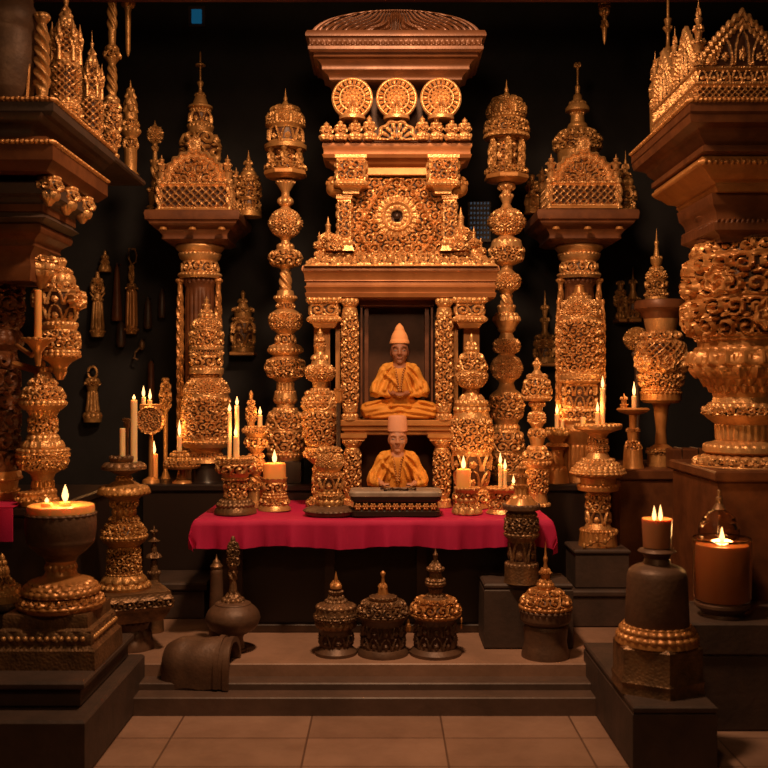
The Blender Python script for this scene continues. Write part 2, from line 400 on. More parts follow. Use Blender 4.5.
obj('top_moulding',box(-.9,.465,-.40,.49,.345,.382,.01),M['stone'],t)
block('small_plinth','small dark box at left edge behind the bowl pedestal','plinth',-2.5,-1.84,4.86,5.14,.382,.63,'stone',.03)
block('stone_step','low brown step against the back left of the platform','step',X(160,6.75),X(213,6.75),6.42,6.84,.2,.435,'stone',.05)
# right side
t=thing('stone_plinth','low stone plinth at lower right beneath the round dark jar','plinth',(1.28,4.9,0))
obj('base_block',box(-.19,.18,-.52,.56,0,.27,.01),M['stone'],t); obj('cap_slab',box(-.19,.18,-.53,.56,.27,.30,.008),M['stone'],t)
block('stone_block','dark block at right edge under the glowing glass candle','plinth',1.475,2.6,4.92,5.42,0,.535,'stone',.16,.01)
block('column_pier','tall brown pier below the big carved column at right','pier',1.82,2.8,5.45,6.3,.2,1.236,'wood',.06)
block('side_block','brown block left of the big right pier under the roped box','ledge',1.574,2.6,6.67,7.5,.2,1.14,'wood',.07)
block('stone_chest','lower of the two stacked boxes right of the red table','box',X(571,6.25),X(642,6.25),6.2,6.62,.2,.43,'stone',.04,.012)
block('stone_chest','upper of the two stacked boxes right of the red table, under the candle stand','box',X(574,6.3),X(627,6.3),6.25,6.58,.43,.675,'stone',.03,.01)
block('vessel_block','dark box in front of the right table end under the lidded vessel','box',X(484,5.7),X(573,5.7),5.69,6.03,.2,.572,'stone',.03,.0)
t=thing('roped_box','small brown box tied with cord on the right block','box',(X(687,6.77),6.77,1.14))
obj('body',box(-.12,.12,-.085,.085,0,.135,.008),M['wood'],t)
g=G()
for x in(-.06,.05): g.merge(tube([(x,-.088,0),(x,-.088,.138),(x,.088,.138),(x,.088,0)],.004,6))
obj('cord',g,M['slabstone'],t)

# ================================================================== the red table
TZ=.905; TF=5.90
t=thing('altar_table','broad table under crimson cloth in the middle of the room','table',(0,6.6,.2))
obj('body',box(-.96,.93,-.5,.25,0,TZ-.2-.03,.01),M['black'],t)
obj('front_frame',G().merge(box(-.985,.955,-.53,-.5,.6,.66,.006)).merge(box(-.985,-.86,-.53,-.5,0,.6,.006)).merge(box(-.36,-.30,-.53,-.5,0,.6,.006)).merge(box(.20,.26,-.53,-.5,0,.6,.006)).merge(box(-.985,.955,-.53,-.5,0,.05,.006)),M['dwood'],t)
obj('table_top',box(-1.09,.96,TF+.02-6.6,.25,TZ-.2-.04,TZ-.2-.002,.012),M['dwood'],t)
def cloth():
    x0,x1,f,bk,dr=-1.105,.975,TF,6.855,.165; R=.03
    u=np.concatenate([np.linspace(x0-dr,x0-.04,10),np.linspace(x0-.03,x0+.04,9),np.linspace(x0+.06,x1-.06,120),np.linspace(x1-.04,x1+.03,9),np.linspace(x1+.04,x1+dr,10)])
    v=np.concatenate([np.linspace(f-dr,f-.04,12),np.linspace(f-.03,f+.04,9),np.linspace(f+.06,bk,30)])
    U,V=np.meshgrid(u,v)
    def sh(o):
        ex=np.maximum(0,np.maximum(x0-U,U-x1)); ey=np.maximum(0,f-V)
        e=np.maximum(ex,ey)+.25*np.minimum(ex,ey)
        def roll(q): return np.where(q<R,q*.9,R*.9)   # travels a little outwards before it falls
        xs=np.clip(U,x0,x1)+np.where(U>x1,1,-1)*roll(ex)*(ex>0); ys=np.clip(V,f,bk)-roll(ey)*(ey>0)
        k=np.clip(e/dr,0,1)
        ys=ys-(ey>0)*k*(.012*np.sin(U*21)+.009*np.sin(U*47+1.3)+.006*np.sin(U*90))-(ey>0)*.004
        xs=xs+np.sign(U)*(ex>0)*k*(.012*np.sin(V*24)+.008*np.sin(V*51))
        z=-np.maximum(0,e-R*.35)+.0035*np.sin(U*13+V*9)*np.sin(V*7-U*3)*(e<=0)
        z=z+(e>0)*k*.010*np.sin(U*9+.7)
        return np.stack([xs-o*0,ys-o*(ey>0),z+o*(e<=R)],-1)
    A,B=sh(.008),sh(.001)
    return slab(A[:, :],B)
c=obj('table_cloth',cloth(),M['cloth'],None,(0,0,TZ),0,80); tag(c,'crimson cloth spread over the altar table, hanging over its front','tablecloth')
TOP=TZ+.013

# ================================================================== the altar
D=6.5; S=D/1000; AX=X(397,D)
alt=thing('altar_shrine','tall golden carved altar with niches and domed canopy in the centre','altar',(AX,D,TOP))
def A(name,g,mt,px=397,py=506,dy=0,rz=0,ang=38):
    return obj(name,g,M[mt],alt,((px-397)*S,dy,(506-py)*S),rz,ang)
def slabz(y0,y1,hw,y0d,y1d,mt,name,b=.006):
    return A(name,box(-hw*S,hw*S,y0d,y1d,0,(y1-y0)*S,b),mt,397,y1)
# back body and niches
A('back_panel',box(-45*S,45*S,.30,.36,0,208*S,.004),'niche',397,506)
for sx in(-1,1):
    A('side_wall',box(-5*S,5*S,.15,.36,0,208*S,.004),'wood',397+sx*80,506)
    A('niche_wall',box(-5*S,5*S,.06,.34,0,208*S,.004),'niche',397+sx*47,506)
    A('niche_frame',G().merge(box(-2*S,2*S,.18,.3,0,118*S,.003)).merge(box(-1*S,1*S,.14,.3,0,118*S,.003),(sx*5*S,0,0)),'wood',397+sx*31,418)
    # carved pillars of both storeys
    A('upper_pillar',lathe('299,8 305,8,0,b 308,6 309,7.2 412,7.2,0,v 413,6 418,8.5,0,b 420,8.5',S,420),'gold',397+sx*47,420,-.02)
    A('lower_pillar',lathe('438,9 444,9,0,b 447,6.5 448,7.4 496,7.4,0,v 497,6.5 501,9,0,b 506,10',S,506),'gold',397+sx*44.5,506,-.04)
    # outer pilasters
    A('pilaster_capital',rect('298,17 303,17,0,b 304,14 316,14,0,v 318,16.5 322,16.5,0,b 323,13 328,10',S,328),'gold',397+sx*72.5,328,.06)
    A('pilaster_shaft',rect('328,8 506,8',S,506),'gild',397+sx*76,506,.17)
    A('pilaster_strip',rect('300,2.4 506,2.4',S,506),'gild',397+sx*60,506,.14)
    A('shelf_bracket',rect('433,13 437,13 440,11,-1 441,8',S,441),'gild',397+sx*43,441,-.03)
A('niche_lintel',box(-38*S,38*S,.12,.3,0,6*S,.004),'wood',397,305)
A('shelf',G().merge(box(-57*S,57*S,-.065,.34,9*S,15*S,.006)).merge(box(-55*S,55*S,-.05,.34,4*S,9*S,.006)).merge(box(-53*S,53*S,-.035,.3,0,4*S,.006)),'gild',397,435)
# roof over the niches
A('roof_cornice',rect('267,97 270,98 272,98 274,96 281,95 283,93.5,1 286,93.5 288,95.5 290,94 293,93.5 294,95 298,94 299,88',S,299,-.44),'cornice',400.5,299,.12)
A('roof_frieze',rect('250,76 253,78 266,94,0,v,1.3 268,96',S,268,-.40),'gold',400.5,268,.12)
for px,k in((461,1.0),(328,.8),(341,.72),(474,.6),(481,.5),(319,.5)):
    h=50*k
    A('roof_finial',lathe(f'{-h},0 {-h*.82},{2*k} {-h*.74},{3*k},1 {-h*.62},{3*k} {-h*.58},{5*k} {-h*.3},{7*k},{4*k},r {-h*.26},{4*k} {-h*.16},{4*k} {-h*.1},{8*k},1,p 0,{9*k},0,b',S,0),'gold',px,256 if px>310 and px<480 else 262,.02)
# upper storey
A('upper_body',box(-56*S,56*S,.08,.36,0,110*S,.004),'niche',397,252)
def tym(x,z):
    r=np.hypot(x,z-36*S); a=np.arctan2(z-36*S,x); h=.022*pat('v',x/(11*S)+40.5,z/(11*S)+.2)
    h=np.where(r<21*S,.007+.012*np.clip(.5+.5*np.cos(a*20),0,1)*((r>16*S)&(r<20*S)),h)
    h=np.where((r<16*S),.008+.020*np.exp(-((r-14*S)/(1.6*S))**2)+.014*np.exp(-((r-9*S)/(1.7*S))**2)*(.6+.4*np.cos(a*14)),h)
    h=np.where(r<6*S,-.03*np.clip((6*S-r)/(2*S),0,1),h)
    og=np.abs(x)-(np.clip(1-z/(74*S),0,1)**.62)*47*S*np.clip(.55+z/(46*S),0,1)
    return h+.018*1.3*np.exp(-(og/(1.3*S))**2)
ty_=A('carved_tympanum',panel(94*S,74*S,.03,tym,.0048,.006),'gold',397,252,.05)
obj('tympanum_eye',ball(3.2*S),M['dark'],ty_,(0,-.03,36*S))
for sx in(-1,1):
    A('upper_pilaster',rect('196,8 200,8 201,6.5 240,6.5,0,v 241,8 247,8,0,b 252,10',S,252),'gold',397+sx*52.5,252,.0)
    A('scroll_foot',lathe('236,3 243,7,2,r 252,9,1,v',S,252),'gold',397+sx*62,252,-.03)
    A('carved_bracket',rect('159,15.5 162,15.5 163,14 184,14,0,v,1.3 185,15.5 189,15.5,0,b 190,11 196,8,-1',S,196),'gold',397+sx*45.5,196,-.03)
    A('bracket_wing',lathe('176,4 186,11,2,p 194,9,1 197,4',S,197),'gild',397+sx*60,197,.03)
A('upper_lintel',box(-40*S,40*S,-.02,.3,0,8*S,.005),'gild',397,176)
# second cornice
A('second_cornice',rect('143,72 145,74.5 148,74.5 150,73 155,73,0 156,74.5 159,73 163,67,-1 166,62',S,166,-.32),'cornice',397,166,.12)
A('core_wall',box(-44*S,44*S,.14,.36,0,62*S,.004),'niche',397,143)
def wheel(r,a):
    h=.012*np.exp(-((r-.93)/.05)**2)+.010*np.exp(-((r-.60)/.045)**2)+.012*np.exp(-((r-.40)/.05)**2)
    h=h+.014*(.5+.5*np.cos(a*22))*((r>.66)&(r<.88))+.013*(.5+.5*np.cos(a*16+r*20))*((r>.44)&(r<.57))
    return h+.022*np.exp(-((r-.22)/.08)**2)*(.7+.3*np.cos(a*8))+.016*np.exp(-(r/.1)**2)
for px in(352.5,396.5,440.5):
    m=A('wheel_medallion',disc(lambda a:20.5*S+0*a,0,2*PI,.04,wheel,44,190,.0045),'gold',px,100,.0)
    obj('medallion_stem',lathe('0,2 8,4,0,v 14,6,0,p 17,13 20,13',S,20),M['gold'],m,(0,-.045,-22*S))
A('half_medallion',disc(lambda a:20*S*(1+.05*np.cos(a*10)),0,PI,.04,lambda r,a:.014*np.exp(-((r-.9)/.07)**2)+.014*(.5+.5*np.cos(a*14))*np.exp(-((r-.62)/.16)**2)+.02*np.exp(-((r-.25)/.12)**2)*(.6+.4*np.cos(a*6)),34,110,.004),'gold',396.5,143,-.04)
for i,px in enumerate((327,341,355.5,369.5,422,436,451,464)):
    k=(.86,.96,1.05,1.15,1.12,1.1,1.0,1.05)[i]
    A('cornice_figurine',lathe(f'{-22*k},0 {-20*k},1.6 {-18*k},2.6,.6 {-15.5*k},2.2 {-14*k},4.2,.8,p {-8*k},3.6,1.2,v {-6*k},5.6,.4 {-2*k},5,.8,p 0,6,0,b',S,0,44),'gold',px,143,-.06)
# crowning canopy
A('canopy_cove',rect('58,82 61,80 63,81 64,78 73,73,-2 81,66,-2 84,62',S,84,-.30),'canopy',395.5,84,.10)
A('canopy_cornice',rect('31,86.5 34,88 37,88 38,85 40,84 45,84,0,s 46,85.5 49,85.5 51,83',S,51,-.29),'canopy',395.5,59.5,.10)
dome=lambda a: S*np.minimum(86/np.maximum(np.abs(np.cos(a)),.02),25/np.maximum(np.sin(a),.02)*(1+0*a))*.0+S/np.sqrt((np.cos(a)/83)**2+(np.sin(a)/24)**2)
def domef(r,a):
    x=r*85*np.cos(a); z=r*23*np.sin(a)
    big=np.exp(-((np.hypot(x/34,z/22)-.8)/.09)**2)
    sw=.5+.5*np.cos(np.abs(x)*.95+(z-6)**2*.035+1.5*np.sin(z*.3))
    return .02*big+.018*sw*np.clip(1.2-np.hypot(x/90,z/24),0,1)
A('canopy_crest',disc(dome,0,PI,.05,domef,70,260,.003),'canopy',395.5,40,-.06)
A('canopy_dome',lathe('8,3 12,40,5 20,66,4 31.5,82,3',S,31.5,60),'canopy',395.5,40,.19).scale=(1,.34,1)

# ================================================================== turned gilt furnishings
def lantern(t,s,sy,r,yt,y1,y2,ys,kind):
    """pavilion on top of a baluster, all y in photo pixels; sy is the local zero"""
    def at(y): return (sy-y)*s
    obj('pavilion_floor',lathe(f'{ys-4},{r*1.08} {ys-2},{r*1.12} {ys},{r*1.1} {ys+3},{r*.8}',s,ys+3,8,PI/8),M['gild'],t,(0,0,at(ys+3)))
    obj('pavilion_parapet',lathe(f'{ys-12},{r*.86} {ys-11},{r*.98} {ys-4},{r},0,v',s,ys-4),M['gold2'],t,(0,0,at(ys-4)))
    for i in range(6):
        a=PI/6+i*PI/3
        obj('pavilion_post',lathe(f'{y2},3 {y2+3},3.2,.4 {y2+5},1.8 {ys-10},2,.6,x {ys-7},3 {ys-4},3.2',s,ys-4,16),M['gold2'],t,(math.cos(a)*r*.8*s,math.sin(a)*r*.8*s,at(ys-4)))
    obj('inner_core',lathe(f'{y2},{r*.3} {y2+5},{r*.42},1,r {ys-8},{r*.3},1,v {ys-4},{r*.4}',s,ys-4),M['gold'],t,(0,0,at(ys-4)))
    if kind: obj('pavilion_drum',lathe(f'{y1-2},{r*.9} {y1},{r*.98},0,b {y1+2},{r*.84} {y2-5},{r*.86},0,a {y2-3},{r*1.06} {y2+1},{r*1.04}',s,y2+1),M['gold2'],t,(0,0,at(y2+1)))
    else: obj('pavilion_canopy',lathe(f'{y1-1},{r*.8} {y1+2},{r*.92},0,b {y1+3},{r*.86} {y2},{r*1.02},2,v {y2+4},{r*1.08},0,p',s,y2+4),M['gold2'],t,(0,0,at(y2+4)))
    dm=obj('pavilion_dome',lathe(f'{yt+18},{r*.22} {y1-14},{r*.7},4,p {y1},{r*.9},2.5,r',s,y1),M['gold2'],t,(0,0,at(y1)))
    for i in range(8):
        a=PI/8+i*PI/4
        obj('dome_finial',lathe('-12,0 -9,1.5 -6,2.8,.6 0,2.4',s,0,10),M['gold2'],dm,(math.cos(a)*r*.9*s,math.sin(a)*r*.9*s,s))
    obj('spire',lathe(f'{yt},0 {yt+8},1 {yt+11},2.2 {yt+13},1.6 {yt+18},{r*.24}',s,yt+18),M['gold2'],t,(0,0,at(yt+18)))
d=7.05; s=d/1000
t=thing('gilt_baluster','tall slender gilt baluster with lantern pavilion left of the altar','baluster',(X(285.5,d),d,1.02))
y0=Zy=384+(EYE-1.02)/d*1000
obj('plinth',box(-17*s,17*s,-17*s,17*s,0,(y0-460)*s,.006),M['black'],t)
sh='181,8 184,9,0,p 192,4 196,4 198,6,0 205,6.5,1,b 207,4 209,6 238,6,10,r 241,4 244,5 247,9,0,b 250,9 267,9,7,v 269,5 271,4.5 290,5.5,0,x 291,8 296,9 299,12,0,b 303,8 309,8,0,v 312,13 331,11,4,r 334,8 345,10,0,v 348,17,0,p 353,17,0,b 356,12 358,15 379,13,5.5,v 382,8 391,8,0,f 393,11,0,b 398,12 404,9,0,b 408,9 410,13,0,b 430,18.5,2,v 452,17.5,.5,v 456,18,0,b 460,16'
obj('shaft',lathe(sh,s,460),M['gold'],t,(0,0,(y0-460)*s)); lantern(t,s,y0,20,88,127,149,176,1)
d=7.15; s=d/1000; y0=384+(EYE-1.02)/d*1000
t=thing('gilt_baluster','tall slender gilt baluster with open arched pavilion right of the altar','baluster',(X(506.5,d),d,1.02))
sh='184,8 187,9 190,5,0,p 194,4.5 198,6.5,.5,b 204,4 208,6 236,7,11.5,r 239,10 243,15,0,b 247,16 263,13,2,v 266,6 270,6 273,9 291,8,5,r 294,5 305,5,0,x 308,9,1,b 313,8 316,12,0,b 322,13,0,p 328,9 333,6,1 338,8 354,8,5,r 356,9 380,9,6,r 383,7 389,9 392,13 420,13,3.5,v 424,11 430,13,0,b 452,16,2,v 472,15,.5,v 475,16,0,b 480.5,14'
obj('shaft',lathe(sh,s,y0),M['gold'],t); lantern(t,s,y0,20.5,79,117,135,180,0)

def fin(t,prof,s,y0,mt='gold2',name='finial'):
    yb=float(prof.split()[-1].split(',')[0]); return obj(name,lathe(prof,s,yb),M[mt],t,(0,0,(y0-yb)*s))
# ------------------------------------------------------------------ big columns carrying little shrines
def mini_shrine(name,label,px,d,zb,y0,hw,ybox,yarch,spire,dome,rz=0,deep=.9):
    """lattice-walled reliquary with arched gable and dome"""
    s=d/1000; t=thing(name,label,'reliquary',(X(px,d),d,zb),None,rz)
    hy=hw*deep; bh=y0-ybox
    def at(y): return (y0-y)*s
    obj('base',rect(f'{y0-3},{hw+1} {y0-2},{hw+2} {y0},{hw+2}',s,y0,(hy-hw)*s),M['gild'],t)
    obj('lattice_wall',rect(f'{ybox},{hw-2} {ybox+2},{hw},0,b {ybox+3},{hw-1.5} {y0-4},{hw-1.5},0,l,1.6 {y0-3},{hw},0,b',s,y0-3,(hy-hw)*s),M['gold'],t,(0,0,3*s))
    for sx in(-1,1):
        for sy in(-1,1):
            obj('corner_post',lathe(f'{ybox-1},3 {ybox+2},3.4,.5 {ybox+3},2.2 {y0-5},2.2,.3,x {y0},3.4',s,y0,20),M['gold'],t,(sx*(hw-1)*s,sy*(hy-1)*s,0))
            obj('corner_finial',lathe('-27,0 -23,1 -21,2.6,.8 -18,1.6 -16,4.2,1,p -11,2.4 -9,5,1,v -3,3.4 0,4.6,0,b',s,0,26),M['gold'],t,(sx*(hw-3)*s,sy*(hy-3)*s,at(ybox)))
    ra=ybox-yarch
    g=disc(lambda a:ra*s*(1+.035*np.cos(a*22)),0,PI,3*s,lambda r,a:s*(3.2*np.exp(-((r-.92)/.06)**2)+2.4*np.exp(-((r-.76)/.04)**2)+3.2*pat('v',r*ra*np.cos(a)/11+50.5,r*ra*np.sin(a)/11+.3)*(r<.72)),44,150,.55*s)
    ag=obj('arched_gable',g,M['gold'],t,(0,(-hy+4)*s,at(ybox)))
    obj('gable_crest',disc(lambda a:7.5*s*(1+.12*np.cos(a*8)),0,2*PI,2*s,lambda r,a:s*(1.4*np.exp(-((r-.8)/.1)**2)+2*np.exp(-(r/.3)**2)),14,60),M['gold'],ag,(0,-s,(ybox-yarch+6)*s))
    obj('dome',lathe(dome,s,ybox),M['gold2'],t,(0,2*s,at(ybox)))
    obj('spire',lathe(spire,s,float(spire.split()[-1].split(',')[0])),M['gold2'],t,(0,2*s,at(float(spire.split()[-1].split(',')[0]))))
    return t
d=7.45; s=d/1000; y0=384+(EYE-1.02)/d*1000; zt=Z(214.5,d-26*.00745)
zt=1.02+(y0-217)*s
t=thing('gilt_column','thick carved column with wide flat capital, left back row','column',(X(200,d),d,1.02))
def colparts(t,s,y0,hw,mid):
    sc=lambda y:y
    obj('capital_slab',rect(f'217,{hw} 220,{hw+1} 226,{hw} 229,{hw-3},-1 233,{hw-7} 234,{hw-9} 243,{hw-13},-2 246,{hw-18}',s,246,-.02),M['wood'],t,(0,0,(y0-246)*s))
    for sx in(-.72,0,.72): obj('capital_boss',lathe('-3,0 -2.5,3 0,4',s,0,16),M['gild'],t,(sx*(hw-6)*s,-(hw-5)*s,(y0-236)*s)) 
    obj('neck',lathe('246,23 250,23,1 254,19 256,21,0,b 259,20 262,17 274,18,0,v 276,22,0,b 279,20',s,279),M['gold'],t,(0,0,(y0-279)*s))
    obj('shaft',lathe(f'279,15 284,16,0,b 288,14 440,14,0,f,.8 444,17,0,b {y0-8:.1f},19,0,p {y0:.1f},22',s,y0),M['wood'],t)
    for sx in(-1,1): obj('corner_post',lathe(f'279,3.4 283,3.4,0,b 285,2.4 {y0-6:.1f},2.4,0,x {y0:.1f},4',s,y0,18),M['gild'],t,(sx*19*s,-.03,0))
colparts(t,s,y0,45,0)
mini_shrine('domed_reliquary','gilt lattice reliquary with cross-topped spire on the left back column',200,d,zt,217,35,188,157,'50,0 52,.8 62,.9 64,5 65.5,5 66,.9 80,1 83,3.2,1 87,1.6 93,2 96,5,.8,p 104,8 106,12 108,12.5 110,9','109,9 112,10,0,b 124,11,0,a 128,13,0,b 132,12 164,14,6,v,1,1.5 188,18')
t=turned('stemmed_ornament','thin stemmed gilt ornament with oval top beside the cross-topped reliquary','ornament',155,7.45,217,[('stem','146,2.5 152,2,0,x 160,2.5 163,5,0,b 166,3 180,2.5,0,x 184,4,.5 188,3 193,6,2,v 206,5,1 209,8,0,p 217,9,0,b','gold2'),('oval_top','120,0 124,1 126,2.5 144,2.5,4.5,r 147,2','gold2')],zb=zt)
t=turned('small_stupa','small domed gilt stupa at right end of the left back column','stupa',248.5,7.45,217,[('dome','176,8 180,10,1,b 200,11,1,v 210,11,0,a 212,13,0,b 217,13','gold2')],zb=zt)
fin(t,'150,0 157,1.2 159,2 161,1.4 165,3.5,1,p 168,3 171,5.5,0,b 176,8,1',.00745,217)
d=7.5; s=d/1000; y0=384+(EYE-1.02)/d*1000; zt2=1.02+(y0-214)*s
t=thing('gilt_column','thick carved column with wide flat capital, right back row','column',(X(579,d),d,1.02))
colparts(t,s,y0-3,48,0)
for c in t.children: c.location.z+=3*s
obj('foot',lathe('0,28 3,29',s,3),M['gold'],t)
mini_shrine('domed_reliquary','gilt lattice reliquary with round disc-like dome on the right back column',578,d,zt2,214,34.5,187,157,'62,0 67,1.5,1.5,p 75,1.2 84,1 88,2.5,.8 93,2.2 95,4 101,5 104,9,0,b 108,12 111,12 113,7','112,6 115,6.5,0,b 122,7 127,10,1 129,12 152,20,7,v 172,19 187,19')
turned('standing_figurine','small gilt figurine at left end of the right back column','figurine',532,7.5,214,[('figure','174,0 177,2.5,1.2 182,2 184,4.5,1,p 192,4,.8,v 195,3 198,5,1,v 207,5.5,1,p 209,7,0,b 214,8','gold2',48)],zb=zt2)
t=turned('small_stupa','small pointed gilt stupa at right end of the right back column','stupa',625.5,7.5,214,[('body','186,6 190,8.5,1,b 202,9,1,v 208,9,0,a 210,10,0,b 214,10','gold2')],zb=zt2)
fin(t,'150,0 160,.8 162,1.6 164,1.2 170,2.6,.5,p 173,2.2 178,5,1,v 186,6.5,1,b',.0075,214)
# reliquaries standing in front of the two columns
d=7.1; s=d/1000
y1=384+(EYE-1.02)/d*1000
t=turned('stupa_reliquary','tiered gilt stupa standing against the left back column','stupa',206.5,d,y1,[
 ('plinth',f'462,17 464,15 {y1-2:.1f},15 {y1:.1f},16','black'),],zb=1.02)
for nm,pr,mt in(('foot','446,15 448,17,0,b 452,14 457,15,0,v 459,19,0,b 462,20','gold'),('lower_dome','374,9 377,12,1,b 395,22,3.5,r 440,23,.5,v,1.2 443,24.5,0,b 447,22','gold'),('waist','350,16 356,16,0,a 368,14,0,v 370,17,0,b 374,17','gold'),('upper_dome','313,5 318,8,1,b 330,15,2,r 346,15,1,v 348,17,0,b 350,17','gold'),('finial','296,0 299,1.4 301,2.6,.8 304,2 307,4,.5,b 310,3.6 313,6,0,p','gold')): fin(t,pr,s,y1,mt,nm)
d=7.1; s=d/1000; y1=384+(EYE-1.02)/d*1000
t=turned('arched_reliquary','tall dome-headed gilt reliquary standing against the right back column','reliquary',579.5,d,y1,[('foot',f'429,21 431,23,0,b 440,18 444,16 {y1-6:.1f},16,0,f {y1-3:.1f},17 {y1:.1f},17.5','gild')],zb=1.02)
for nm,pr,mt in(('lower_gallery','379,21 382,22,0,b 384,17 408,17,0,a,1.2 410,21,0,b 418,20,0,v 420,23,0,b 424,20 429,21','gold'),('domed_body','296,7 299,12,1,b 318,21,3.5,r 374,21,1,v,1.4 376,23,0,b 379,23','gold'),('knob','284,0 287,4.5,2 293,6 296,8,0,b','gild')): fin(t,pr,s,y1,mt,nm)
for sx in(-1,1): obj('side_post',lathe('300,1.6 303,2.4 305,1.6 424,1.8,0,x 427,3 430,3',s,430,14),M['gild'],t,(sx*22*s,-.04,(y1-430)*s))

# ------------------------------------------------------------------ right foreground column
d=5.85; s=d/1000
t=thing('carved_column','huge carved column with swelling shaft at the right edge','column',(2.12,d,1.236))
yb=465.
for nm,pr,mt in(('base_bands','397,32 402,33 406,38,0,b 415,41,1,v,1,1.6 419,37 424,30 440,29,0,f 443,36 446,42,0,b 451,42 454,36 457,44,0,b 464,52,1,v,1,1.4 465,53','gold'),
  ('shaft','243,46 258,54,1,v,1,1.5 300,58,2,v,1.3,2.4 338,50,3,v,1.3,2.4 342,47,0,b 347,47 351,51,0,b 366,55,1,p,1.2,2 378,46,1,p,1.2,1.6 393,33,-1,s,1.2,1.6 397,32','gild'),
  ('neck','212,52 218,50,-2 226,44 234,44 240,48,1,b 243,48','wood')): fin(t,pr,s,yb,mt,nm)
# capital slabs: stacked, each a little narrower than the one above
g=box(-.53,.62,-.66,.58,0,.085,.012)
obj('top_slab',g,M['wood'],t,(0,0,3.2-.085-1.236))
zc=3.115-1.236
obj('edge_trim',rect('0,57.9 2.4,57.9,0,b',.01,2.4,.045),M['gild'],t,(.045,-.04,3.2-.028-1.236))
gg=G().merge(rect('0,53 4,52 9,45,-2 13,41 14,43 17,43 18,39',.01,18,.08),(0,-.04,zc-.18))
obj('capital_cove',gg,M['wood'],t)
obj('capital_cornice',rect('0,41 2,42 5,42,0,b 8,38 11,35 14,31,-2 17,29',.01,17,.06),M['gild'],t,(0,-.02,zc-.35))
obj('capital_block',rect('0,31 6,30 14,27,-1 16,29,0,b 20,29 26,24,-2',.01,26,.02),M['wood'],t,(0,0,zc-.61))
for i in range(8):
    a=PI+i*PI/4
    obj('shaft_volute',G().merge(disc(lambda q:.085*(1+.1*np.cos(q*7)),0,2*PI,.02,lambda r,q:.03*(.5+.5*np.cos(q+r*11))*(1-r*.5),26,70)),M['gild'],t,(.335*math.cos(a),.335*math.sin(a),(465-(285 if i%2 else 318))*s),a+PI/2)
# left foreground column
d=5.47
t=thing('carved_column','huge dark column with stacked stone capital at the left edge','column',(-2.12,d,1.07))
zb=1.07
obj('base',lathe('0,40 6,41 10,38,1,b 18,37 22,39,0,b 30,36',.0055,30),M['gild'],t,(-.11,.03,0))
obj('shaft',lathe('250,38 256,40,0,b 262,36 330,38,3,v,1.2,2 336,42,0,b 345,42,0,b 350,36 470,36,1,v,1,2',.0055,470),M['wood'],t,(-.11,.03,.165))
obj('neck',rect('0,33 6,36,2 14,36 17,31 24,34,2 30,30,-2 40,27,-2 47,26',.0104,47,-.1),M['wood'],t,(0,-.08,1.18))
obj('capital_cornice',rect('0,34 4,41 9,41 12,37,-1 20,38,-3 22,35',.0105,22,-.12),M['stone'],t,(0,-.1,2.77-.231-1.07))
obj('lower_slab',box(-.58,.49,-.55,.43,0,.17,.045),M['wood'],t,(0,0,2.77-1.07))
obj('cove',rect('0,50 3,48 8,42,-2 10,41',.01,10,.1),M['stone'],t,(-.05,-.0,2.935-1.07))
obj('top_slab',box(-.6,.50,-.57,.55,0,.09,.02),M['stone'],t,(0,0,3.03-1.07)); obj('back_shelf',box(-.6,.47,.55,1.45,.05,.09,.01),M['stone'],t,(0,0,3.03-1.07))
obj('edge_trim',rect('0,55.3 2.4,55.3,0,b',.01,2.4,.01),M['gild'],t,(-.05,-.01,3.12-.026-1.07)); obj('edge_trim',rect('0,53.8 2.4,53.8,0,b',.01,2.4,-.045),M['gild'],t,(-.045,-.06,2.94-.05-1.07))
for yy in(-.36,-.08,.2): obj('slab_corbel',lathe('0,9 4,10,0,b 14,9,2,v 22,6,1,p 27,2',.0056,27),M['gold'],t,(.41,yy,2.77-.151-1.07))
obj('carved_corbel',G().merge(lathe('0,8 6,13,3,v 20,10,2,p 26,5 30,2',.0058,30)),M['gold'],t,(.28,-.1,2.22-1.07))
LT=3.12; SRT=3.2

# ------------------------------------------------------------------ things on the left capital
def spire_tower(label,px,d,y0,yt,r,zb,name='lattice_tower',cat='tower'):
    s=d/1000; h=y0-yt; t=thing(name,label,cat,(X(px,d),d,zb))
    for nm,pr,mt in(('base',f'{y0-h*.12},{r} {y0-h*.1},{r*1.1},0,b {y0-h*.03},{r*1.05},0,v {y0},{r*1.2}','gold'),
      ('lower_stage',f'{y0-h*.45},{r*.82} {y0-h*.43},{r*.95},0,b {y0-h*.14},{r*.92},0,l,1.3 {y0-h*.12},{r},0,b','gold'),
      ('upper_stage',f'{y0-h*.72},{r*.5} {y0-h*.7},{r*.66},0,b {y0-h*.47},{r*.8},1,l,1.3 {y0-h*.45},{r*.86},0,b','gold'),
      ('spire',f'{yt},0 {yt+h*.1},{r*.08} {yt+h*.12},{r*.2},{r*.06} {yt+h*.15},{r*.12} {y0-h*.72},{r*.56},{r*.05},s','gold')): fin(t,pr,s,y0,mt,nm)
    for i in range(6):
        a=i*PI/3+.3
        obj('pinnacle',lathe(f'{-h*.3},0 {-h*.24},{r*.1} {-h*.2},{r*.18},.5 {-h*.1},{r*.14},0,x 0,{r*.2}',s,0,14),M['gold'],t,(math.cos(a)*r*.95*s,math.sin(a)*r*.95*s,h*.43*s))
    return t
spire_tower('tall gilt lattice tower nearest the dark urn on left capital',66,5.42,129,-10,14,LT)
spire_tower('gilt lattice tower with pointed top, middle one on left capital',92,6.05,149,28,10,LT)
d=6.42
t=turned('tall_spire','very tall thin gilt spire rising past the top edge, left','spire',112,d,161,[],zb=LT)
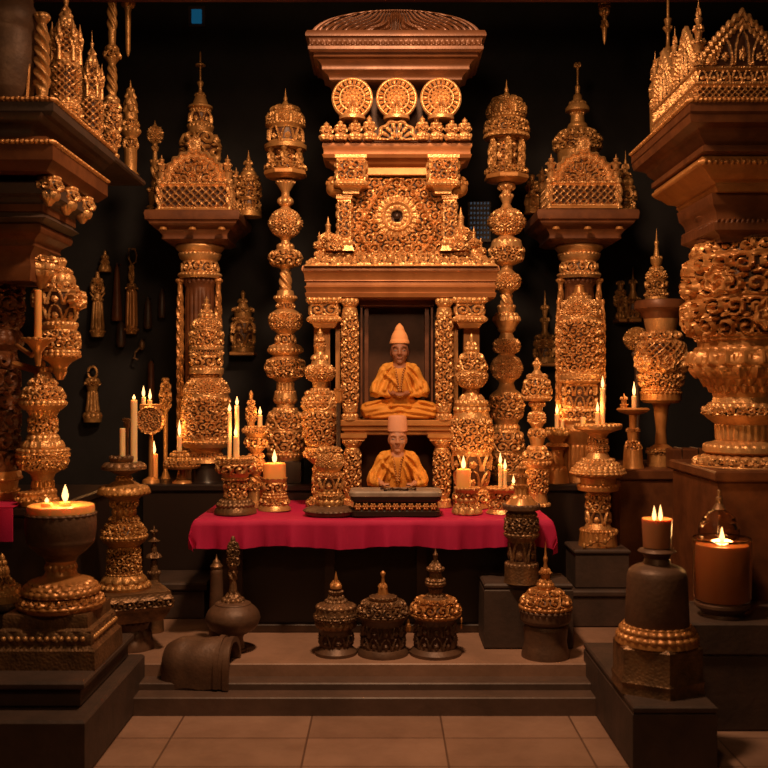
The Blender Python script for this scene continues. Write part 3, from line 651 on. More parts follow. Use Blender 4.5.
for nm,pr,mt in(('bulb','92,4 98,7,1,s 130,7.5,1,v 145,6,.5,v 150,5','gold'),('foot','150,5 154,7,0,b 158,6 161,9','gold'),('shaft','-40,2 30,4,0,x 42,3.5 48,6,1,b 56,7,1,v 60,4 62,3.5 92,4,0,x','gold2')): fin(t,pr,d/1000,161,mt,nm)
d=6.75
t=turned('tall_spire','short pointed gilt spire right of the very tall one, left','spire',130.5,d,384-(LT-EYE)/d*1000,[],zb=LT)
yb=384-(LT-EYE)/d*1000
for nm,pr,mt in(('cone','80,0 88,1.5 92,4,0,b 120,6.5,1,s 128,8,0,v','gold2'),('foot',f'128,8 133,10,0,b 138,6 150,6.5,0,v {yb-4:.1f},6 {yb:.1f},9','gold2')): fin(t,pr,d/1000,yb,mt,nm)
t=thing('dark_urn','large dark urn at the top left corner on the stone capital','urn',(X(6,5.15),5.15,LT))
obj('body',lathe('-70,20 -10,26,2 20,30,4 80,26,3 88,20 92,24 96,24',.00515,96),M['clay'],t)
obj('side_strap',tube([(.128,-.06,.0),(.14,-.06,.2),(.125,-.06,.45)],.008,8),M['gild'],t)
d=5.12
turned('twisted_post','short twisted gilt post beside the dark urn','post',42,d,384-(LT-EYE)/d*1000,[('shaft','14,7 20,7,0,b 24,4 92,6,0,x,1.8 96,5 102,8,0,b 108.6,8','gold')],zb=LT)
# ------------------------------------------------------------------ crown on the right capital
t=thing('gilt_crown_screen','large gilt lattice crown with pointed gables on the right capital','crown',(2.12,5.74,3.2))
s=.0052
obj('lattice_screen',rect('0,88 2,90,0,b 4,88 16,88,0,a,1.2 18,90,0,b 20,88 33,88,0,l,1.5 35,90,0,b 38,91',s,38,-.03),M['gold'],t)
def gable(w,h):
    def Rf(a):
        c,sn=np.abs(np.cos(a)),np.sin(a)+1e-6
        # pointed arch outline: |x|=w*(1-(z/h)^1.6)
        lo=np.zeros_like(a); hi=np.full_like(a,1.3*h)
        for _ in range(30):
            m=(lo+hi)/2; ins=(m*c<=w*np.clip(1-np.clip(m*sn/h,0,2)**1.35,0,1)+.03*w*(m*sn<h)); lo=np.where(ins,m,lo); hi=np.where(ins,hi,m)
        return lo*(1+.03*np.cos(a*40))
    return disc(Rf,.001,PI-.001,.02,lambda r,a:.016*np.exp(-((r-.93)/.05)**2)+.012*np.exp(-((r-.76)/.04)**2)+.014*pat('a',r*np.cos(a)*2.4+20.5,np.clip(r*np.sin(a)*1.6,0,.999))*(r<.7),46,150,.0028)
hz=38*s
for x,w,h in((-.22,.24,.30),(.25,.22,.28)): obj('gable',gable(w,h),M['gold'],t,(x,-.42,hz))
for y,w,h in((-.22,.20,.28),(.20,.20,.30)): obj('gable',gable(w,h),M['gold'],t,(-.44,y,hz),-PI/2)
for x,y in((-.45,-.43),(-.45,0),(-.45,.42),(.02,-.43)):
    obj('corner_spire',lathe('-70,0 -60,1 -50,1.6,0,x -47,4,1 -42,2 -34,4,1,v -28,3 -20,5,2,r -14,3 0,5,0,v',s,0,30),M['gold'],t,(x,y,hz))
obj('corner_ball',ball(.032,n=20),M['gild'],t,(-.39,-.42,hz+.03))
yb=384-(SRT-EYE)/6.27*1000
turned('domed_spire','dark gilt dome with thin tall spire at the back of the right capital','spire',668,6.27,yb,[('dome',f'50,4 56,7,1,b 80,15,4,r 100,16,1,v 104,18,0,b {yb:.1f},17','gold2'),('spire','-10,1.5 18,1.5 20,4,1 26,2.5 30,4,.5,b 34,1.6 46,2 50,4.5','gold2')],zb=SRT)
# ------------------------------------------------------------------ wall and hanging pieces
WB=8.6
def wallpiece(name,label,cat,px,yb,parts,d=8.47,group=None,shelf=10):
    t=turned(name,label,cat,px,d,yb,parts,group=group)
    obj('bracket',box(-shelf*.00847,shelf*.00847,-.085,.14,-.03,0,.006),M['gild'],t); return t
wallpiece('domed_reliquary','small domed gilt reliquary alone on the back wall, left of the altar','reliquary',243,352,[('body','308,6 312,9,2,v 318,8 321,10,1,r 346,10,1,a 348,11.5,0,b 352,11.5','gold2'),('finial','290,0 295,2,1 299,1.4 303,4,1,p 308,6','gold2')],shelf=12)
wallpiece('domed_reliquary','small gilt reliquary with long spike alone on the back wall, right of the altar','reliquary',545,363,[('body','335,4 340,9,2,v 347,10,1,r 358,10.5,0,a 363,11','gold2'),('spike','290,0 305,1.4 310,3,1,b 318,1.8 322,4,.6,p 330,2.6 335,5','gold2')],shelf=12)
wallpiece('pointed_stupa','thin pointed gilt stupa on the back wall right of the right column','stupa',633,319,[('body','298,4 302,7,1,v 319,8,0,a','gold2'),('spike','266,0 280,1.2 284,3,.6,p 290,2.4 298,5','gold2')],shelf=6)
wallpiece('bulb_ornament','short bulbous gilt ornament on the back wall beside the thin pointed stupa','ornament',620.5,319,[('body','281,0 285,3,1,p 290,2.4 294,4.5,1,r 308,3.6,1,v 312,3 319,4.5,0,b','gold2')],shelf=4)
turned('carved_ball','small carved gilt ball on a dark post right of the right column','ornament',637,7.2,463.2,[('ball','327,2 351,3,10,r','gold2'),('post','351,3 356,5,0,b 362,2.5 457,3 463.2,7','dwood')],zb=1.14)
def hang(name,label,cat,px,parts,d=8.5,ytop=None,group=None):
    """hangs from a peg on the back wall"""
    ys=[float(p.split(',')[0]) for q in parts for p in q[1].split()]; yb=max(ys); s=d/1000
    t=turned(name,label,cat,px,d,yb,parts,group=group); yt=ytop if ytop is not None else min(ys)
    zt=(yb-yt)*s
    obj('peg',tube([(0,WB-d+.012,zt+.004),(0,-.012,zt+.004)],.007,8),M['dwood'],t)
    return t,(lambda y:(yb-y)*s),s
t,h,s=hang('tassel','gilt tassel with knotted winged head on the left back wall','tassel',97.5,[('head','272,1.5 278,2.5 283,4,1,r 294,3.5,1.5,v 298,4 301,5,0,b','gold2'),('skirt','301,4.2 330,6.5,0,f 333,7,0,b 337,6','gold2')],d=8.48)
for sx in(-1,1): obj('head_wing',tube([(sx*.02,0,h(285)),(sx*.055,0,h(283)),(sx*.06,0,h(293)),(sx*.03,0,h(298))],.009,8),M['gold2'],t)
hang('wall_cone','plain red-brown wooden cone hanging among the gilt tassels','ornament',117,[('cone','264,.6 270,2.2 315,5.2 319,5.4 321,4.6','wood')])
t,h,s=hang('tassel','long slim tassel hanging from a twisted hook on the left back wall','tassel',131.5,[('cap','283,2 287,4.5,0,b 290,5,0,v','gold2'),('skirt','290,4.4 328,5.6,0,f 331,6.2,0,b 334,5','gild'),('chain','264,1.2 283,1.8,0,x','gold2')],ytop=249)
obj('hook',tube([(-.02,0,h(248)),(-.026,0,h(257)),(0,0,h(265)),(.035,0,h(262)),(.045,0,h(255)),(.03,0,h(249)),(0,0,h(249))],.007,8),M['gold2'],t)
hang('hand_bell','tiny gilt bell highest among the hanging tassels at left','bell',105,[('bell','251,1 255,2 260,2,.6,b 264,4,0,r 270,6.5,-1,b 272,6','gold2')])
t,h,s=hang('hand_bell','large flared gilt bell with a ring handle on the left back wall','bell',92.5,[('head','378,2.5 381,7,0,b 386,6,0,v 391,4.5','gold2'),('bell','391,4.5 412,7,-.6,f 418,9,0,b 422,8.6','gold2')],ytop=366)
obj('ring_handle',tube([(.038*math.cos(a),0,h(372.5)+.05*math.sin(a)) for a in np.linspace(0,2*PI,20)[:-1]],.011,8,True),M['gold2'],t)
hang('wall_cone','short dark wooden weight below the slim tassel at left','ornament',121,[('cone','321,1 325,4 343,5 347,3','dwood')])
hang('wall_cone','dark wooden rod hanging right of the slim tassel','ornament',148,[('cone','298,1 303,3 326,4.5 329,3','dwood')])
hang('wall_cone','dark wooden rod hanging near the left back column','ornament',162,[('cone','290,1 295,3 315,4 318,3','dwood')])
t,h,s=hang('wall_hook','dark bent wall hook above the candles at left','hook',142,[('plate','340,1 343,3 347,3 350,1','bronze')])
obj('hook',tube([(0,0,h(345)),(-.05,-.01,h(352)),(-.065,-.02,h(358)),(-.03,-.02,h(360))],.009,8),M['bronze'],t)
hang('wall_cone','brown wooden rod hanging behind the candle disc at left','ornament',151,[('cone','361,1 364,3 400,3.6 403,2.5','wood')])
# ceiling pendants
def pendant(name,label,px,d,parts,yb):
    t=turned(name,label,'pendant',px,d,yb,parts,zb=Z(yb,d))
    obj('cord',tube([(0,0,.03),(0,0,5.2-Z(yb,d))],.005,6),M['cord'],t)
pendant('hanging_pendant','slender gilt pendant hanging from above at upper left',128,6.55,[('body','-8,4 0,7,1,v 8,4,.5,b 12,3 50,2.4 55,1.5 57,0','gold2')],57)
pendant('hanging_pendant','small gilt pendant hanging from above at upper right',604.5,6.7,[('body','-6,1.5 0,4,1,v 10,5,.5,r 16,3,0,b 20,2 28,2.6,.5,x 40,1.6 45,0','gold2')],45)
# small window-side items between left column and its neighbour
d=5.45; t=turned('niche_ornament','carved gilt ornament cluster on a bracket beside the left dark column','ornament',60,d,362,[('cap','258,2 263,6,1,p 268,5 274,12,2,r 284,15,0,b','gold'),('body','284,13 290,17,1,v 322,15,1,a 326,18,0,b 330,16 350,18,2,v 354,20,0,b','gold'),('bracket','354,20 358,19,0,b 362,12 372,7,-2 380,3','gild')])
for a in(-.4,.5,1.9,3.6): obj('scroll',disc(lambda q:.05+.006*np.cos(q*9),0,2*PI,.02,lambda r,q:.022*(.5+.5*np.cos(q+r*11)),20,50),M['gold'],t,(.10*math.cos(a),.10*math.sin(a)-.02,(362-300)*.00545),a+PI/2)
obj('support_arm',tube([(0,0,-.03),(-.12,.02,-.05),(-.30,.04,.0)],.02,8),M['gild'],t)
turned('bracket_shelf','small gilt dish bracket holding a candle beside the left column','bracket',38,5.2,340,[('dish','338,14 340,16,0,b 344,10 352,4 366,2.5','gild')])
obj('arm',tube([(0,0,-.05),(-.05,.05,-.08),(-.2,.25,-.02)],.012,8),M['gild'],bpy.data.objects['bracket_shelf'])
candle('short plain candle on the dish bracket beside the left dark column',38,5.2,338,290,3.6,Z(338,5.2),wax='honey',lit=False)

# ================================================================== left side: stands, candles
d=5.42; yb=384+(EYE-1.07)/d*1000
turned('gilt_urn_stand','big tiered gilt urn stand behind the glowing bowl at left','urn',43,d,yb,[
 ('lid','360,0 366,2.5,1 372,4,.5,b 378,8,1,p 386,14,1,v 400,21,2,v 405,23,0,b 410,18','gold'),
 ('waist','410,16 416,13,-1,f 434,13,0,v 440,16,0,b 448,20,1,p','gold'),
 ('bowl','448,24 452,25,0,b 458,24,0,v 470,18,2,v 474,12 480,10','gold'),
 ('foot',f'480,10 488,11,0,f {yb-8:.1f},13,0,b {yb-5:.1f},14 {yb:.1f},14.5,0,p','gild')],zb=1.07)
d=5.25; yb=384+(EYE-1.07)/d*1000
turned('gilt_pot','small round gilt pot behind the rim of the glowing bowl','pot',30,d,yb,[('pot',f'492,10 494,12,0,b 496,11 {yb-5:.1f},12,2,v {yb:.1f},9','gild')],zb=1.07)
d=5.0; yb=384+(EYE-.63)/d*1000
turned('small_stupa','small gilt stupa cut off by the left edge, lower left','stupa',2,d,yb,[('stupa',f'553,0 560,3,1 566,4,0,b 575,6,.5,p 585,14,-2,v 588,18,0,b {yb-8:.1f},19 {yb-6:.1f},22,0,b {yb:.1f},23','gold2')],zb=.63)
d=4.85; s=d/1000; yb=384+(EYE-.382)/d*1000
t=thing('pedestal_bowl','big goblet-shaped bowl on a square pedestal filled with glowing wax, lower left','candle bowl',(X(61,d),d,.382))
kk=(yb-578)/(668-578)
sb=obj('square_base',rect(f'607,40 609,41 {yb-38:.1f},41 {yb-36:.1f},45 {yb-22:.1f},46,0,b {yb-18:.1f},50 {yb:.1f},51',s,yb),M['bronze'],t,(-.02,.03,0))
for k in(0,1):
    for i in range(12): obj('bead',ball(.0125,n=10),M['gold'],sb,((-38+i*6.9)*s,-46.5*s,29*s) if k==0 else (46.5*s,(-38+i*6.9)*s,29*s))
obj('foot',lathe('560,15 563,14 570,15,0,b 574,16 578,24,-1 586,36,2,s 592,38,0,b 594,34 600,42,1,v 604,42,0,b 607,40',s,yb),M['gild'],t)
obj('bowl',lathe('512,31 512.1,33.3 515.5,34,0,b 538,33.0,1 548,27,2 556,17,1 560,15',s,yb),M['clay'],t)
obj('wax',lathe('505.4,2 505.2,24 504.4,30 505,32 507,32.6 512.5,32.7 513,30',s,yb),M['honey'],t)
bz=.382+(yb-505.3)*s
for i,(dx,dy,f,lab) in enumerate(((.03,-.03,17,'tall bright flame floating in the goblet bowl'),(-.045,-.07,5,'smallest low flame in the goblet bowl, left of the tall one'))):
    tt=thing('floating_candle',lab,'candle',(X(61,d)+dx,d+dy,bz))
    obj('wax_cup',lathe('-4,5 -3.5,5.5 0,6',s,0,20),M['honey'],tt); obj('wick',tube([(0,0,.018),(0,0,.03)],.002,6),M['dark'],tt)
    obj('flame',lathe(f'{-f},0 {-f*.7},{1.2+f*.04} {-f*.35},{1.6+f*.1} {-f*.1},{1.2+f*.06} 0,.8',s,0,14),M['flame'],tt,(0,0,.022))
    flame_light((tt.location.x,tt.location.y,bz+.03+f*s*.5),4. if i==0 else .6,.05)
# tall stand with two dishes
d=5.72; s=d/1000; yb=384+(EYE-.2)/d*1000
t=thing('candle_stand','tall gilt candle stand on a square dark base, left of the red table','candle stand',(X(124,d),d,.2))
obj('lower_foot',lathe(f'618,14 622,17,0,b {yb-20:.1f},15 {yb-10:.1f},19,0,b {yb-4:.1f},21 {yb:.1f},21',s,yb),M['clay'],t,(.05,.0,0))
obj('square_base',rect('588,31 591,31 594,33 603,33,0,v 608,30,-1 618,24',s,yb),M['bronze'],t,(.05,0,0),.45)
obj('column',lathe('466,5 476,5,0,b 480,8,0,p 486,18 488,25,0,b 491,26 494,24,0,b 500,14,-2 508,11,0,v 516,11,0,b 522,14,1,v 534,22,1,v 538,23,0,b 542,20 546,15 572,16,0,v 574,18,0,b 582,22,1,s 585,27,0,b 588,26',s,yb),M['gold2'],t)
obj('upper_dish',lathe('462,14 466,22,0,b 469,22 472,12,-1 476,4',s,yb),M['bronze'],t)
obj('candle_plate',lathe('456,10 458,13,0,b 461,12 464,8 466,8',s,yb),M['bronze'],t,(-.01,0,0))
zz=lambda y:.2+(yb-y)*s
candle('slim white candle on the front of the tall left stand',122.5,d-.02,456,428,2.8,zz(456),wax='wax',lit=False)
candle('taller of the white candles on the tall left stand',134,d,466,400,3.3,zz(466),flame=5,w=.5)
obj('knob_finial',lathe('419,0 422,3,1.5,r 427,3 430,2 466,1.6',s,yb),M['bronze'],t,(0,.06,0))
turned('thin_pagoda','thin tiered bronze pagoda with cross-like tip beside the tall left stand','stupa',154,6.1,384+1.51/6.1*1000,[('pagoda','525,0 530,1.5 533,3,.6,b 537,1.5 541,6,-1 543,2 552,3,.4 557,8,-1.5,p 559,3 571,4 573,7,0,b 577,5 592,7 596,9,0,b 615,9 631.5,10','bronze')],zb=.2)
# disc ornament and candles on the left ledge
d=7.0; zl=1.02; yl=384+(EYE-zl)/d*1000
t=turned('disc_ornament','round carved gilt disc on a post behind the left candles','ornament',151,d,yl,[('post',f'424,2 {yl-6:.1f},2.6 {yl-3:.1f},8 {yl:.1f},9','gild')],zb=zl)
obj('disc',disc(lambda a:.1+.003*np.cos(a*20),0,2*PI,.03,lambda r,a:.012*np.exp(-((r-.9)/.07)**2)+.014*pat('v',r*np.cos(a)*2.2+20.5,r*np.sin(a)*2.2+.3),30,100,.0035),M['gold'],t,(0,-.01,(yl-420)*.007))
obj('candle_bar',box(-.075,.075,-.02,.03,(yl-409)*.007,(yl-404)*.007,.004),M['gild'],t)
for px,yt,lab in((143.5,397,'left one of the two lit candles on top of the carved disc'),(150,400,'right one of the two lit candles on top of the carved disc')):
    candle(lab,px,d,404,yt,2.2,zl+(yl-404)*.007,flame=11,w=1.0)
candle('tall honey-coloured candle standing on the dark ledge at left',154,7.05,384+.69/7.05*1000,454,3.8,1.02,flame=13,wax='honey',w=1.4)
t=turned('gilt_rod','upright gilt rod ornament with carved head behind the left candles','ornament',165.5,7.3,384+.69/7.3*1000,[('rod','378,0 381,3,1,b 410,4,1,v 412,2.5 470,2 478.5,5','gold2')],zb=1.02)
d=6.98; yl=384+.69/d*1000
turned('round_stand','small round one-legged stand with a candle on the left ledge','stand',182,d,yl,[('top','465,17 466,18.5,0,b 468,17 470,4','gild'),('leg',f'470,3 {yl-5:.1f},3 {yl-2:.1f},9 {yl:.1f},10','gild')],zb=1.02)
zt=1.02+(yl-465)*d/1000
t=turned('candle_dish','tiered gilt candle dish on the one-legged stand','candle holder',180,d,465,[('dish','451,5 453,7,0,b 457,9,1,p 460,13,0,b 465,15,.5,v','gold2')],zb=zt)
candle('lit candle on the gilt dish in front of the left back column',179.5,d,451,436,2.4,zt+14*d/1000,flame=16,w=1.5)

# ================================================================== on the red table
def tab(y): return (EYE-TOP)/((y-384)/1000)
def ty(d): return 384+(EYE-TOP)/d*1000
d=6.14; y0=ty(d); zz=lambda y:TOP+(y0-y)*d/1000
turned('candle_bowl','gilt footed bowl holding three slim candles, left end of the red table','candle holder',235.5,d,y0,[('bowl','458,14 457,16 459,18.5,1,b 463,19,0,v 474,14,2,v 478,12 480,13.5,0,b','gold'),('stem','480,11 499,10.5,-.5,v','gold'),('foot',f'499,13 502,17,0,b 506,18,1,s {y0-3:.1f},21 {y0:.1f},21','bronze')],zb=TOP)
candle('left lit candle in the footed bowl on the red table',230,d,458,412,2.0,zz(458),flame=8,w=1.0,x=X(229.5,d))
candle('tallest lit candle in the footed bowl on the red table',237,d+.03,458,406,2.2,zz(458),flame=9,w=1.0)
candle('shortest lit candle in the footed bowl on the red table',237,d-.04,458,436,2.4,zz(458),flame=10,w=1.0,x=X(236.6,d))
d=6.45; y0=ty(d); zz=lambda y:TOP+(y0-y)*d/1000
t=turned('candle_holder','slim turned gilt holder with an upright finial, left on the red table','candle holder',256,d,y0,[('cup','426,9 428,11,0,b 433,12,1,v 437,9 448,9,1.5,v 453,5','gold'),('stem',f'453,5 458,7,1,v 472,6,1,r 476,4 482,5,0,x 490,7,1,v {y0-6:.1f},8 {y0-3:.1f},12,0,b {y0:.1f},12','gold')],zb=TOP)
obj('finial',lathe('390,0 395,2,.8 400,1.6 405,3,.6,v 422,4,.6,v 427,3',d/1000,y0),M['gold'],t,(-.032,0,0))
candle('short lit candle beside the upright finial on the slim holder',260,d,427,415,2.4,zz(427),flame=8,w=.9)
d=6.3; y0=ty(d); zz=lambda y:TOP+(y0-y)*d/1000
turned('candle_holder','short wide gilt drum holder under the thick honey candle, red table','candle holder',274.5,d,y0,[('drum','478,11.5 479,12.5,0,b 482,11.5 492,10.5,0,v 495,12,0,b','gold'),('foot',f'495,12 498,12,0,b 504,13.5,1,v {y0-2:.1f},16 {y0:.1f},16.5','gold')],zb=TOP)
candle('thick honey-coloured candle on the drum holder, left on the red table',274.5,d,478,463,11.3,zz(478),flame=13,wax='honey',w=2.2,name='pillar_candle',fw=2.4)
d=6.5; y0=ty(d)
t=turned('gilt_urn','tall gilt urn tower with ball top left of the altar niche','urn',320,d,y0,[
 ('foot',f'464,6 {y0-9:.1f},7,0,v {y0-7:.1f},11,0,b {y0:.1f},14,0,v','gold'),('hip','447,13 450,15,0,b 458,14,1,v 464,7','gold'),
 ('body','391,10 395,15,1,v 410,17,1.5,r 446,13,1.5,v','gold'),('ball','355,5 360,8,1,p 364,9 382,8,6,r 388,7 391,10,0,b','gold'),('finial','325,0 331,1.5 334,3,.6 337,2 341,6,-.5,p 343,3 347,6,.6,r 352,4 355,5','gold')],zb=TOP)
d=6.06; y0=ty(d)
turned('bust_ornament','squat gilt bust-like ornament on a round dark dish, front of the red table','ornament',329.5,d,y0,[('dish',f'505,14 507,22 509,25.5 511,25,0,b 514,24 {y0:.1f},16,-1','clay'),('pedestal','490,10 494,13,0,b 498,13,0,v 505,13.5,0,b','gold'),('body','472,11 476,13,.6,v 490,12,.6,a','gold'),('head','447,6 452,11,2,v 468,12.5,1,r 472,10','gold')],zb=TOP)
d=6.3; y0=ty(d)
turned('carved_staff','thin dark staff with a carved knob standing left of the niche','staff',338.5,d,y0,[('rod',f'402,2.2 {y0:.1f},2.2','dwood'),('knob','389,1.5 391,4,1,r 400,4 403,2.4','gild')],zb=TOP)
d=6.45; y0=ty(d)
turned('gilt_vase','big gilt vase tower with ball top right of the altar niche','vase',471.5,d,y0,[
 ('foot',f'488,14 492,17,0,b {y0-4:.1f},18,0,v {y0:.1f},19','gold'),('vase','406,15 412,17,1,b 416,18 452,20,2,v 488,14,1,a','gold'),('lid','390,5 394,8 400,13,0,p 403,17,0,b 406,16','gold'),
 ('ball','352,7 372,15,2,v 388,8,3,r 390,5','gold'),('finial','333,0 338,2,.8 342,1.8 346,5,.4,p 352,7,1,b','gold')],zb=TOP)
d=6.12; y0=ty(d); zz=lambda y:TOP+(y0-y)*d/1000
turned('candle_stool','low carved gilt stand with the glass-cup candle, right on the red table','candle holder',467,d,y0,[('stand',f'487,11 489,13,0,b 492,11 497,9,-1,v 503,9,0,b 507,13,-1,v {y0:.1f},14.5,0,p','gold')],zb=TOP)
t=candle('short candle burning in an amber cup, right of the altar niche',463.5,d,487,469,7.2,zz(487),flame=13,wax='honey',w=1.8,name='cup_candle',fw=2.3)
d=6.16; y0=ty(d); zz=lambda y:TOP+(y0-y)*d/1000
turned('candle_stool','low flared gilt stand with twin slim candles, right on the red table','candle holder',502,d,y0,[('stand',f'487,14 489,16,0,b 492,13 500,10,-1,v {y0-4:.1f},13,0,v {y0:.1f},16','gold')],zb=TOP)
candle('left and taller of the twin candles beside the lidded vessel',500.3,d,487,464,2.0,zz(487),flame=11,w=1.3)
candle('right and lower of the twin candles beside the lidded vessel',505,d,487,470,2.0,zz(487),flame=11,w=1.0)
candle('small half-hidden lit candle behind the tip of the lidded vessel',513.5,6.45,ty(6.45),484,2.4,TOP,flame=8,w=.7)
d=6.52; y0=ty(d)
turned('slim_tower','slim gilt tower of stacked domes at the right end of the red table','tower',537,d,y0,[
 ('upper_dome','374,6 378,10,1,r 396,13,1.5,v 399,14.5,0,b 401,12','gold'),('finial','357,0 361,2,1 366,3.5,.5,b 370,3 374,6','gold'),('beads','401,5 407,6,2,b 411,5 424,7,2,r 428,5 438,8,1,v 446,6','gold'),('lower_dome','446,6 450,9,1,p 460,13,2,v 464,14.5,0,b 467,12','gold'),('body',f'467,10.5 494,9.5,0,v {y0-3:.1f},11 {y0:.1f},13.5,0,b','gold')],zb=TOP)
d=5.745; s=d/1000; y0=384+(EYE-.572)/d*1000
turned('lidded_vessel','dark vessel with wide dish and gilt stupa lid before the red cloth, right','vessel',521.5,d,y0,[('foot',f'562,14 565,17,0,b {y0-3:.1f},17 {y0:.1f},18','bronze'),('body','512,12 516,15,1,b 532,16,.5,v 536,17,0,b 540,13 562,13.5,0,a,.6','bronze'),('dish','504,16 505.5,19,0,b 509,18.5 512,13,-1','clay'),('lid','461,0 466,2,.8 469,4,.6,p 474,3.5 478,6,.6,v 484,5 488,7,.5,r 494,7 498,11,-1,s 504,16','gild')],zb=.572)

# ================================================================== pots on the stone platform
def py0(d,z=.2): return 384+(EYE-z)/d*1000
d=5.66; y0=py0(d)
turned('gourd_vessel','dark round-bellied vessel with tall leaf-shaped stopper, left on the platform','vessel',233,d,y0,[('foot',f'632,12 638,10 648,12 {y0-3:.1f},14 {y0:.1f},14','clay'),('belly','601,12 604,18,2 616,27,2 618,27.5 622,26 634,12,3','clay'),('neck','570,3.4 580,3,.4,x 592,4.5,0 597,8,-1,p 601,12,0,b','bronze'),('stopper','536,.8 541,2.5,.6 556,5.5,.8,v 566,4.5,.3,v 571,2.6','bronze')],zb=.2)
d=5.85; y0=py0(d)
turned('bottle','slim dark bottle with pointed cap behind the round-bellied vessel','bottle',216.5,d,y0,[('body',f'568,5 574,6,.5 600,7 {y0:.1f},8','clay'),('cap','554,0 559,1.4 563,4,.6 566,6.5 568,6','bronze')],zb=.2)
t=thing('leather_cover','curved dark leather cover draped over the platform edge, lower left','cover',(X(201,5.40),5.40,.2),None,-.10)
def half_pipe(x0,x1,r,th,taper=True,drop=.098):
    u=np.linspace(0,1,30); xs=x0+(x1-x0)*u
    arc=np.linspace(0,PI,40); v=np.concatenate([np.full(6,0.),arc,np.full(8,PI)]); dz=np.concatenate([np.zeros(6),0*arc,np.linspace(.1,1,8)*drop])
    Xg,Vg=np.meshgrid(xs,v); Ug=np.meshgrid(u,v)[0]; Dz=np.repeat(dz[:,None],30,1)
    k=np.sqrt(np.clip(1-np.clip((.3-Ug)/.3,0,1)**2*.55,0,1)) if taper else 1+0*Ug
    def sh(rr): return np.stack([Xg,rr*k*np.cos(Vg)+0*Xg,rr*k*1.02*np.sin(Vg)-Dz+.004*np.sin(Xg*40+Vg*3)+.002],-1)
    return slab(sh(r),sh(r-th))
obj('body',half_pipe(-.19,.17,.138,.018),M['clay'],t); obj('rim_band',half_pipe(.105,.13,.147,.012,False),M['clay'],t); obj('rim_band',half_pipe(.155,.185,.147,.028,False),M['clay'],t)
def urn(label,px,d,parts,extra=None):
    y0=py0(d); t=turned('lidded_urn',label,'urn',px,d,y0,[(a,b.replace('Y0',f'{y0:.1f}').replace('Y1',f'{y0-3:.1f}').replace('Y2',f'{y0-7:.1f}'),c) for a,b,c in parts],zb=.2); return t,y0,d/1000
urn('leftmost and smallest of the three lidded urns on the platform edge',336,5.6,[('foot','Y2,17 Y1,21 Y0,21','clay'),('body','627,17 632,16 645,15.5,1,a Y2,17','clay'),('shoulder','604,16 608,20,1,b 612,20.5 620,20.5,.6,r 627,19,0,b 628,17','bronze'),('lid','590,6 593,7,0,b 595,6 599,8,0,p 602,12,0,b 604,16','bronze'),('finial','571,0 575,1 580,2 586,6,-1,p 588,6 590,3','gild')])
t,y0,s=urn('middle of the three lidded urns, with a short knob and a tassel',383,5.6,[('foot','Y2,23 Y1,25.5 Y0,25.5','clay'),('body','617,23 622,21 Y2,21.5,0,a,1.1','clay'),('shoulder','600,14 605,22,2,v 613,25,1,v 615,25.5,0,b 617,24','bronze'),('lid','594,6 596,12 598,14,0,b 600,13','bronze'),('knob','571,1 574,2.6,.5 577,1.4 583,2 588,4.5,0,p 594,5.5','gild')])
obj('tassel',lathe('618,1 622,1.6 624,2.6,.4 630,2.2,0,f 631,1',s,y0),M['gild'],t,(.14,-.03,0)); 
t,y0,s=urn('rightmost of the three lidded urns, with a tall tiered spire',435.5,5.6,[('foot','Y2,22 Y1,26 Y0,26','clay'),('body','616,22 620,20 Y2,20.5,0,a,1.1','clay'),('shoulder','598,13 602,20,2,v,1.2 612,24.5,1,v,1.2 615,25,0,b 617,22','gild'),('lid','588,6 590,7,0,b 593,6.5 596,9,0,p 598,13','bronze'),('spire','548,0 553,1.4 556,2.4,.6 560,2 567,7,-1.5,p 570,9,0,b 572,6 578,6.5 581,9,1,p 585,10,0,b 587,7 588,6','bronze')])
obj('ring_handle',tube([(.142,-.02+.012*math.cos(a),(y0-622)*s+.03*math.sin(a)) for a in np.linspace(0,2*PI,16)[:-1]],.006,6,True),M['gild'],t)
d=5.55; y0=py0(d)
turned('lidded_urn','lone squat urn with gilt domed lid and thin spike, right on the platform','urn',545.5,d,y0,[('foot',f'624,20 627,22 640,21 646,22 {y0-3:.1f},24 {y0:.1f},24','clay'),('bowl','608,25 612,25.5,0,b 617,25 624,19,2','clay'),('lid','589,9 594,18,2,v 604,25,1.5,v 608,26,0,b','gild'),('finial','541,0 552,1 556,1.2 560,2.2,.5 563,1.5 568,2.4 571,4.5,0,p 574,5,.6,r 578,4 582,7,-1,p 588,8.5,0,b 589,8','gild')],zb=.2)
# ================================================================== right side
d=4.66; s=d/1000; zb=.30; y0=py0(d,zb); zz=lambda y:zb+(y0-y)*s
t=turned('candle_jar','dark round-shouldered jar on a six-sided beaded base, lower right','jar',657,d,y0,[('jar','547,9 549,17 551,19 554,14 558,12 563,14 566,22 571,28,1 576,29.5 622,31.5 627,30','clay'),('bead_ring','623,31 625,34,0,b 631,37,.6,b 637,40,.6,b 641,41','gild')],zb=zb)
obj('six_sided_base',lathe(f'640,42 643,45 672,45 675,47 679,46 {y0-4:.1f},46 {y0:.1f},47',s,y0,6,PI/6),M['bronze'],t)
t=thing('cup_candle','wide pale candle with two flames on top of the dark jar, lower right','candle',(X(657,d),d,zz(547)))
obj('wax_body',lathe('521.5,2 521.3,11 519,13.5 518.5,14.8 520,15 547,13.6',s,547),M['ember'],t)
for dx,h,w in((-.013,15,1.3),(.016,16,1.3)):
    obj('wick',tube([(dx,0,25.4*s),(dx,0,28*s)],.002,6),M['dark'],t)
    obj('flame',lathe(f'{-h},0 {-h*.7},1 {-h*.3},2.1 {-h*.1},1.5 0,.6',s,0,14),M['flame'],t,(dx,0,26.5*s)); flame_light((t.location.x+dx,d,zz(547)+(27+h*.5)*s),w,.05)
